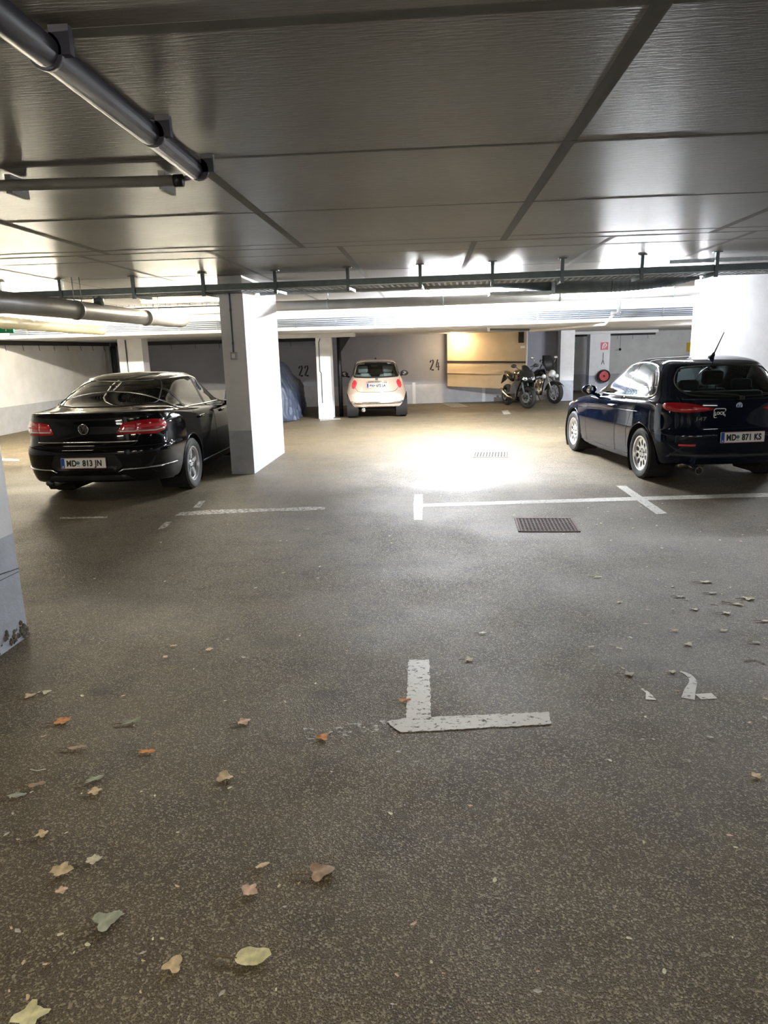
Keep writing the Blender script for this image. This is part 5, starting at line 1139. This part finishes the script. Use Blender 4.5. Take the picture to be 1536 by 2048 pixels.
def cruiser():
    a = G(1109, 807.5); d = Vector((.62, -1, 0)).normalized(); ang = math.atan2(d.y, d.x)
    rt = thing('cruiser_motorcycle', (a.x-d.x*1.62, a.y-d.y*1.62, 0), ang, 'chrome-decked black cruiser motorcycle with screen, beside the grey-based pillar', 'motorcycle')
    ch = M['chrome']; m = M['bikeblk']
    bikewheel(rt, 0, .33, .17, .20, 8, M['alloy'], 'rear_wheel'); bikewheel(rt, 1.62, .33, .13, .225, 9, M['alloy'], 'front_wheel')
    for s in (1, -1):
        link('fork_leg', blob([(1.62, s*.11, .33), (1.45, s*.11, .70), (1.30, s*.11, 1.02)], [.033, .030, .026], 10), ch, rt, True)
        link('handlebar', blob([(1.28, s*.03, 1.05), (1.22, s*.18, 1.16), (1.08, s*.34, 1.12), (.98, s*.42, 1.08)], .015, 8), ch, rt, True)
        link('mirror_stalk', blob([(1.12, s*.34, 1.13), (1.14, s*.40, 1.25), (1.12, s*.42, 1.31)], .008, 6), ch, rt, True)
        link('mirror', BM_ell((1.11, s*.45, 1.34), (.022, .075, .045)), ch, rt, True)
        link('spot_lamp', BM_ell((1.40, s*.24, .80), (.07, .065, .065)), M['hlamp'], rt, True)
        link('lamp_arm', blob([(1.36, s*.08, .80), (1.37, s*.22, .80)], .012, 6), ch, rt, True)
        link('saddle_bag', loft([sec(.30, .50, .02, .12), sec(.25, .50, .07, .17), sec(-.15, .50, .08, .17), sec(-.28, .52, .03, .12)]), M['dark'], rt, True).location = (0, s*.22, .0)
        link('crash_bar', blob([(1.12, s*.08, .78), (1.12, s*.30, .66), (1.10, s*.36, .46), (1.06, s*.30, .28), (1.02, s*.10, .24)], .014, 8), ch, rt, True)
        link('foot_board', BM_tri([(1.02, s*.20, .28), (1.02, s*.34, .28), (.78, s*.34, .26), (.78, s*.20, .26)], .02), ch, rt)
    link('head_lamp', BM_ell((1.48, 0, .88), (.11, .105, .105)), M['hlamp'], rt, True)
    link('lamp_shell', BM_ell((1.43, 0, .88), (.13, .115, .115)), ch, rt, True)
    link('wind_screen', loft([[(1.40, y, .96+0*y) for y in (-.14, -.07, 0, .07, .14)]+[(1.385, y, .96) for y in (.14, .07, 0, -.07, -.14)], [(1.30, y*1.5, 1.22-.2*y*y) for y in (-.14, -.07, 0, .07, .14)]+[(1.285, y*1.5, 1.22) for y in (.14, .07, 0, -.07, -.14)], [(1.22, y*1.1, 1.40) for y in (-.14, -.07, 0, .07, .14)]+[(1.205, y*1.1, 1.40) for y in (.14, .07, 0, -.07, -.14)]]), M['dark'], rt, True)
    b = BM(); V = []
    for k in range(19):
        t_ = math.radians(38+k*7.2); V.append([b.verts.new((1.62+.365*math.cos(t_), y, .33+.365*math.sin(t_)-abs(y)*.45)) for y in (-.095, -.05, 0, .05, .095)])
    for A_, B_ in zip(V, V[1:]):
        for k in range(4): b.faces.new([A_[k], A_[k+1], B_[k+1], B_[k]])
    link('front_mudguard', b, m, rt, True).modifiers.new('t', 'SOLIDIFY').thickness = .006
    b = BM(); V = []
    for k in range(19):
        t_ = math.radians(20+k*9); V.append([b.verts.new((.38*math.cos(t_), y, .33+.38*math.sin(t_)-abs(y)*.35)) for y in (-.11, -.06, 0, .06, .11)])
    for A_, B_ in zip(V, V[1:]):
        for k in range(4): b.faces.new([A_[k], A_[k+1], B_[k+1], B_[k]])
    link('rear_mudguard', b, m, rt, True).modifiers.new('t', 'SOLIDIFY').thickness = .006
    link('fuel_tank', loft([sec(1.22, .88, .06, .05), sec(1.12, .90, .15, .10), sec(.95, .90, .18, .12), sec(.75, .84, .13, .09), sec(.62, .78, .06, .05)]), m, rt, True)
    link('rider_seat', loft([sec(.66, .74, .10, .04), sec(.45, .70, .19, .06), sec(.22, .76, .15, .05), sec(.0, .82, .12, .05), sec(-.12, .82, .08, .03)]), M['seat'], rt, True)
    b = BM()
    for s, lean in ((1, .12), (-1, -.14)):
        tube(b, [(.82+lean*.3, 0, .40), (.82+lean*1.6, 0, .72)], [.11, .09], 12)
        for k in range(5): tube(b, [(.83+lean*(.7+.18*k), -.115, .50+.045*k), (.83+lean*(.7+.18*k), .115, .50+.045*k)], .012, 6)
    rbox(b, (.55, -.13, .24), (1.0, .13, .46), .05, 3); lathe(b, [(.001, -.17), (.10, -.17), (.11, -.14), (.11, .14), (.10, .17), (.001, .17)], 'y', 24, (.80, 0, .36)); link('engine', b, M['warmch'], rt, True)
    for z in (0, .09): link('exhaust', blob([(.95, -.12, .50), (1.02, -.17, .36), (.7, -.20, .24+z*.4), (-.2, -.22, .26+z), (-.45, -.22, .28+z)], [.022, .024, .03, .042, .042], 12), ch, rt, True)
    link('frame_tube', blob([(1.24, 0, .95), (1.10, 0, .55), (1.02, 0, .25), (.5, 0, .22), (.1, 0, .36)], .022, 8), m, rt, True)
    link('side_stand', blob([(.72, .12, .24), (.66, .28, .012)], .011, 6), M['dark'], rt, True)
    return rt
sportbike(); cruiser()

# ---------------------------------------------------------------- leaves and litter on the floor
LC = {}
def lmat(n, c): 
    if n not in LC: LC[n] = mat('leaf_'+n, c, .7, var=.35, scale=40)
    return LC[n]
def leaf(px, py, size, kind, col, rot, label, stem=True, name='dry_leaf', group=None):
    size *= 1.4 if py > 1400 else .85
    p = G(px, py); t = thing(name, (p.x, p.y, 0.002), rot, label, 'leaf' if name == 'dry_leaf' else 'litter', group); b = BM(); n = 22; rr = random.Random(int(px*7+py))
    pts = []
    for k in range(n):
        a = 2*PI*k/n
        if kind == 'tri': r = size*(.50+.16*math.cos(3*a)+.10*math.cos(a))
        elif kind == 'heart': r = size*(.42+.28*max(0, math.cos(a))**5+.05*math.cos(2*a))
        elif kind == 'oval': r = size*.5*math.sqrt(1/(math.cos(a)**2+ (math.sin(a)/.38)**2))*1.25
        else: r = size*(.38+.14*rr.random()+.10*math.sin(4*a+1))
        r *= 1+.10*(rr.random()-.5); pts.append((r*math.cos(a), r*math.sin(a)))
    cv = b.verts.new((0, 0, .004)); mid = []; out = []
    for x, y in pts:
        cu = size*.13*rr.uniform(.2, 1); mid.append(b.verts.new((x*.55, y*.55, .004+cu*.25))); out.append(b.verts.new((x, y, .003+cu*(.5+.5*math.sin(3*math.atan2(y, x)+px)))))
    for k in range(n):
        b.faces.new([cv, mid[k], mid[(k+1) % n]]); b.faces.new([mid[k], out[k], out[(k+1) % n], mid[(k+1) % n]])
    link('blade', b, lmat(*col), t, True)
    if stem and size > .025: b = BM(); tube(b, [(-size*.4, 0, .004), (-size*.8, size*.08, .005), (-size*1.25, size*.22, .003)], size*.022+.0004, 5); link('stem', b, lmat('stem', (.22, .15, .07)), t, True)
    return t
OR = ('orange', (.85, .36, .12)); TN = ('tan', (.78, .60, .36)); PL = ('pale', (.85, .80, .58)); GR = ('greygreen', (.46, .48, .36)); PK = ('pink', (.85, .60, .44)); BR = ('brown', (.46, .32, .22)); GY = ('grey', (.62, .58, .52)); YL = ('yellow', (.90, .84, .48))
BL = [(498, 1917, .060, 'heart', YL, .15, 'yellowed heart-shaped leaf with long stem at the lower left'), (210, 1845, .052, 'tri', GR, .7, 'grey-green curled leaf at the lower left'), (638, 1747, .052, 'tri', BR, .3, 'brown crumpled leaf right of the pale pink one'),
      (500, 1783, .040, 'x', PK, 1, 'pale pink folded leaf left of the brown crumpled one'), (60, 2036, .062, 'x', YL, .2, 'bright yellow leaf at the bottom left corner'), (449, 1557, .044, 'tri', TN, 2, 'tan triangular leaf above the middle left'),
      (190, 1560, .046, 'oval', GR, .7, 'grey-green narrow leaf with a light fold'), (190, 1585, .038, 'x', TN, .3, 'torn tan leaf just below the narrow grey-green leaf'), (34, 1593, .046, 'oval', GR, .1, 'grey oval leaf near the left edge'), (125, 1444, .052, 'x', OR, .5, 'bright orange crumpled leaf at the left'),
      (264, 1445, .050, 'oval', GR, .5, 'olive oval leaf right of the bright orange leaf'), (295, 1505, .042, 'oval', OR, .1, 'slim orange leaf lying by itself'), (645, 1477, .036, 'tri', OR, 1.2, 'small orange leaf below the flaking T mark'), (488, 1445, .042, 'x', PK, .6, 'pinkish leaf left of the flaking T mark'),
      (419, 1300, .052, 'x', TN, .5, 'light tan curled leaf in the middle left'), (347, 1293, .046, 'oval', TN, .3, 'brownish leaf upper left of the curled tan leaf'), (331, 1315, .040, 'x', PK, 1, 'small pink leaf below the brownish leaf'), (58, 1393, .055, 'tri', TN, .4, 'tan leaf with a dark edge near the left pillar'),
      (92, 1386, .048, 'tri', PL, .7, 'pale pointed leaf right of the tan leaf near the pillar'), (939, 1320, .055, 'x', PL, .3, 'pale round leaf above the crossbar of the T mark'), (965, 1267, .050, 'oval', PL, .2, 'pale leaf up and right of the T mark'), (1195, 1155, .060, 'oval', YL, .1, 'yellowish leaf alone in the right middle'),
      (1258, 1349, .06, 'x', GY, .1, 'grey crumpled leaf left of the painted 2'), (1377, 1290, .046, 'tri', PL, .9, 'pale triangular leaf above the painted 2'), (1344, 1345, .035, 'tri', PL, .4, 'tiny pale leaf touching the painted 2'), (1239, 1205, .05, 'oval', TN, .5, 'tan leaf lower right of the lone yellowish leaf'),
      (810, 1402, .035, 'oval', OR, .2, 'small leaf lying on the left edge of the T bar'), (155, 1497, .045, 'oval', BR, .3, 'brown narrow leaf below the orange crumpled leaf'), (75, 1571, .04, 'oval', BR, .5, 'brown sliver of leaf above the grey oval leaf'), (84, 1670, .032, 'x', TN, .5, 'small tan curled leaf at the left, lone'),
      (124, 1742, .05, 'x', TN, 1.5, 'ragged tan leaf remnants at the lower left'), (345, 1935, .036, 'tri', TN, 1.3, 'small tan leaf left of the yellowed heart-shaped leaf'), (124, 1783, .026, 'x', PK, .5, 'little pink leaf below the ragged tan remnants'), (188, 1722, .035, 'x', PL, .2, 'pale torn leaf bit right of the ragged tan remnants'),
      (525, 1733, .03, 'oval', TN, .6, 'thin dry leaf left of the brown crumpled leaf'), (1361, 1194, .06, 'oval', GY, 0, 'grey leaf pair upper right of the grate, flat'), (1412, 1165, .085, 'oval', PL, .1, 'long pale leaf at the upper right of the painted 2'), (1425, 1187, .06, 'oval', GY, .2, 'grey ring-like leaf below the long pale leaf'),
      (1495, 1198, .075, 'tri', PL, .2, 'pale leaf with a peak near the right edge'), (1476, 1209, .09, 'oval', PL, -.3, 'twisted pale leaf below the peaked leaf'), (1453, 1227, .06, 'x', PL, .1, 'yellow-grey crumbs beside the right edge leaves'), (1390, 1220, .04, 'tri', PL, .6, 'little pale curled leaf, upper right'),
      (1447, 1262, .045, 'oval', PK, .1, 'pinkish leaf right of the painted 2, further away'), (1350, 1262, .045, 'oval', TN, 0, 'tan flat leaf above the pale triangular one'), (1512, 1286, .045, 'oval', GY, 0, 'grey oval leaf at the right picture edge'), (1182, 1295, .04, 'oval', PL, .3, 'pale yellow leaf left of the painted digits, above'),
      (1238, 1298, .04, 'oval', PL, -.5, 'pale slim leaf right of the pale yellow one'), (1530, 1243, .06, 'oval', PK, .2, 'pale pink leaf touching the right picture edge'), (1512, 1553, .03, 'x', TN, .3, 'tiny tan leaf at the lower right edge')]
for r_ in BL: leaf(*r_)
# twigs
for P, lab in (([(190, 1890), (197, 1868), (218, 1848)], 'thin brown stem hanging from the grey-green leaf'), ([(90, 1935), (115, 1905), (130, 1890)], 'thin dark twig left of the lower leaves'), ([(60, 1539), (76, 1541), (92, 1538)], 'small white curved plastic strip at the left'), ([(390, 1870), (403, 1890), (408, 1912)], 'short twig with buds above the heart-shaped leaf'), ([(1488, 1323), (1510, 1319), (1530, 1328)], 'thin pale curved stem at the right'), ([(458, 1832), (475, 1834)], 'pale straw lying right of the grey-green leaf')):
    b = BM(); tube(b, [G(*p, z=.003) for p in P], .0014, 5); tag(link('twig', b, M['signw'] if 'white' in lab else lmat('stem', (.22, .15, .07)), None, True), lab, 'twig')
# many small scraps, told apart by nothing
rs = random.Random(3); proto = None; SCR = 'tiny pale leaf scrap lying on the asphalt'
zones = [(1290, 1480, 1060, 1260, 22), (1130, 1300, 1000, 1100, 16), (700, 1536, 990, 1100, 20), (0, 700, 1120, 1500, 26), (0, 700, 1500, 2000, 34), (700, 1536, 1500, 2040, 18), (1150, 1536, 1270, 1480, 18), (300, 800, 1000, 1200, 10), (900, 1130, 780, 860, 12)]
protos = []
for i in range(5):
    b = BM(); n = 7; V = [b.verts.new((math.cos(2*PI*k/n)*(.6+.5*rs.random()), math.sin(2*PI*k/n)*(.25+.3*rs.random()), .15+.25*rs.random())) for k in range(n)]; c = b.verts.new((0, 0, .05))
    for k in range(n): b.faces.new([c, V[k], V[(k+1) % n]])
    protos.append(b)
pm_ = []
for i, b in enumerate(protos):
    me = bpy.data.meshes.new('leaf_scrap'); b.to_mesh(me); b.free(); me.materials.append([lmat(*PL), lmat(*TN), lmat(*GY), lmat(*PL), lmat(*PK)][i]); pm_.append(me)
for (x0, x1, y0, y1, n) in zones:
    for k in range(n):
        p = G(rs.uniform(x0, x1), rs.uniform(y0, y1)); D = p.length
        if p.x < -2.45 and 1.5 < p.y < 4: continue
        o = bpy.data.objects.new('leaf_scrap', pm_[rs.randrange(5)]); COL.objects.link(o); s_ = rs.uniform(.004, .010)*(1+D*.22); o.location = (p.x, p.y, .002); o.scale = (s_, s_, s_*.5); o.rotation_euler = (0, 0, rs.uniform(0, 6.3))
        tag(o, SCR, 'leaf scrap', 'leaf scraps on the asphalt')
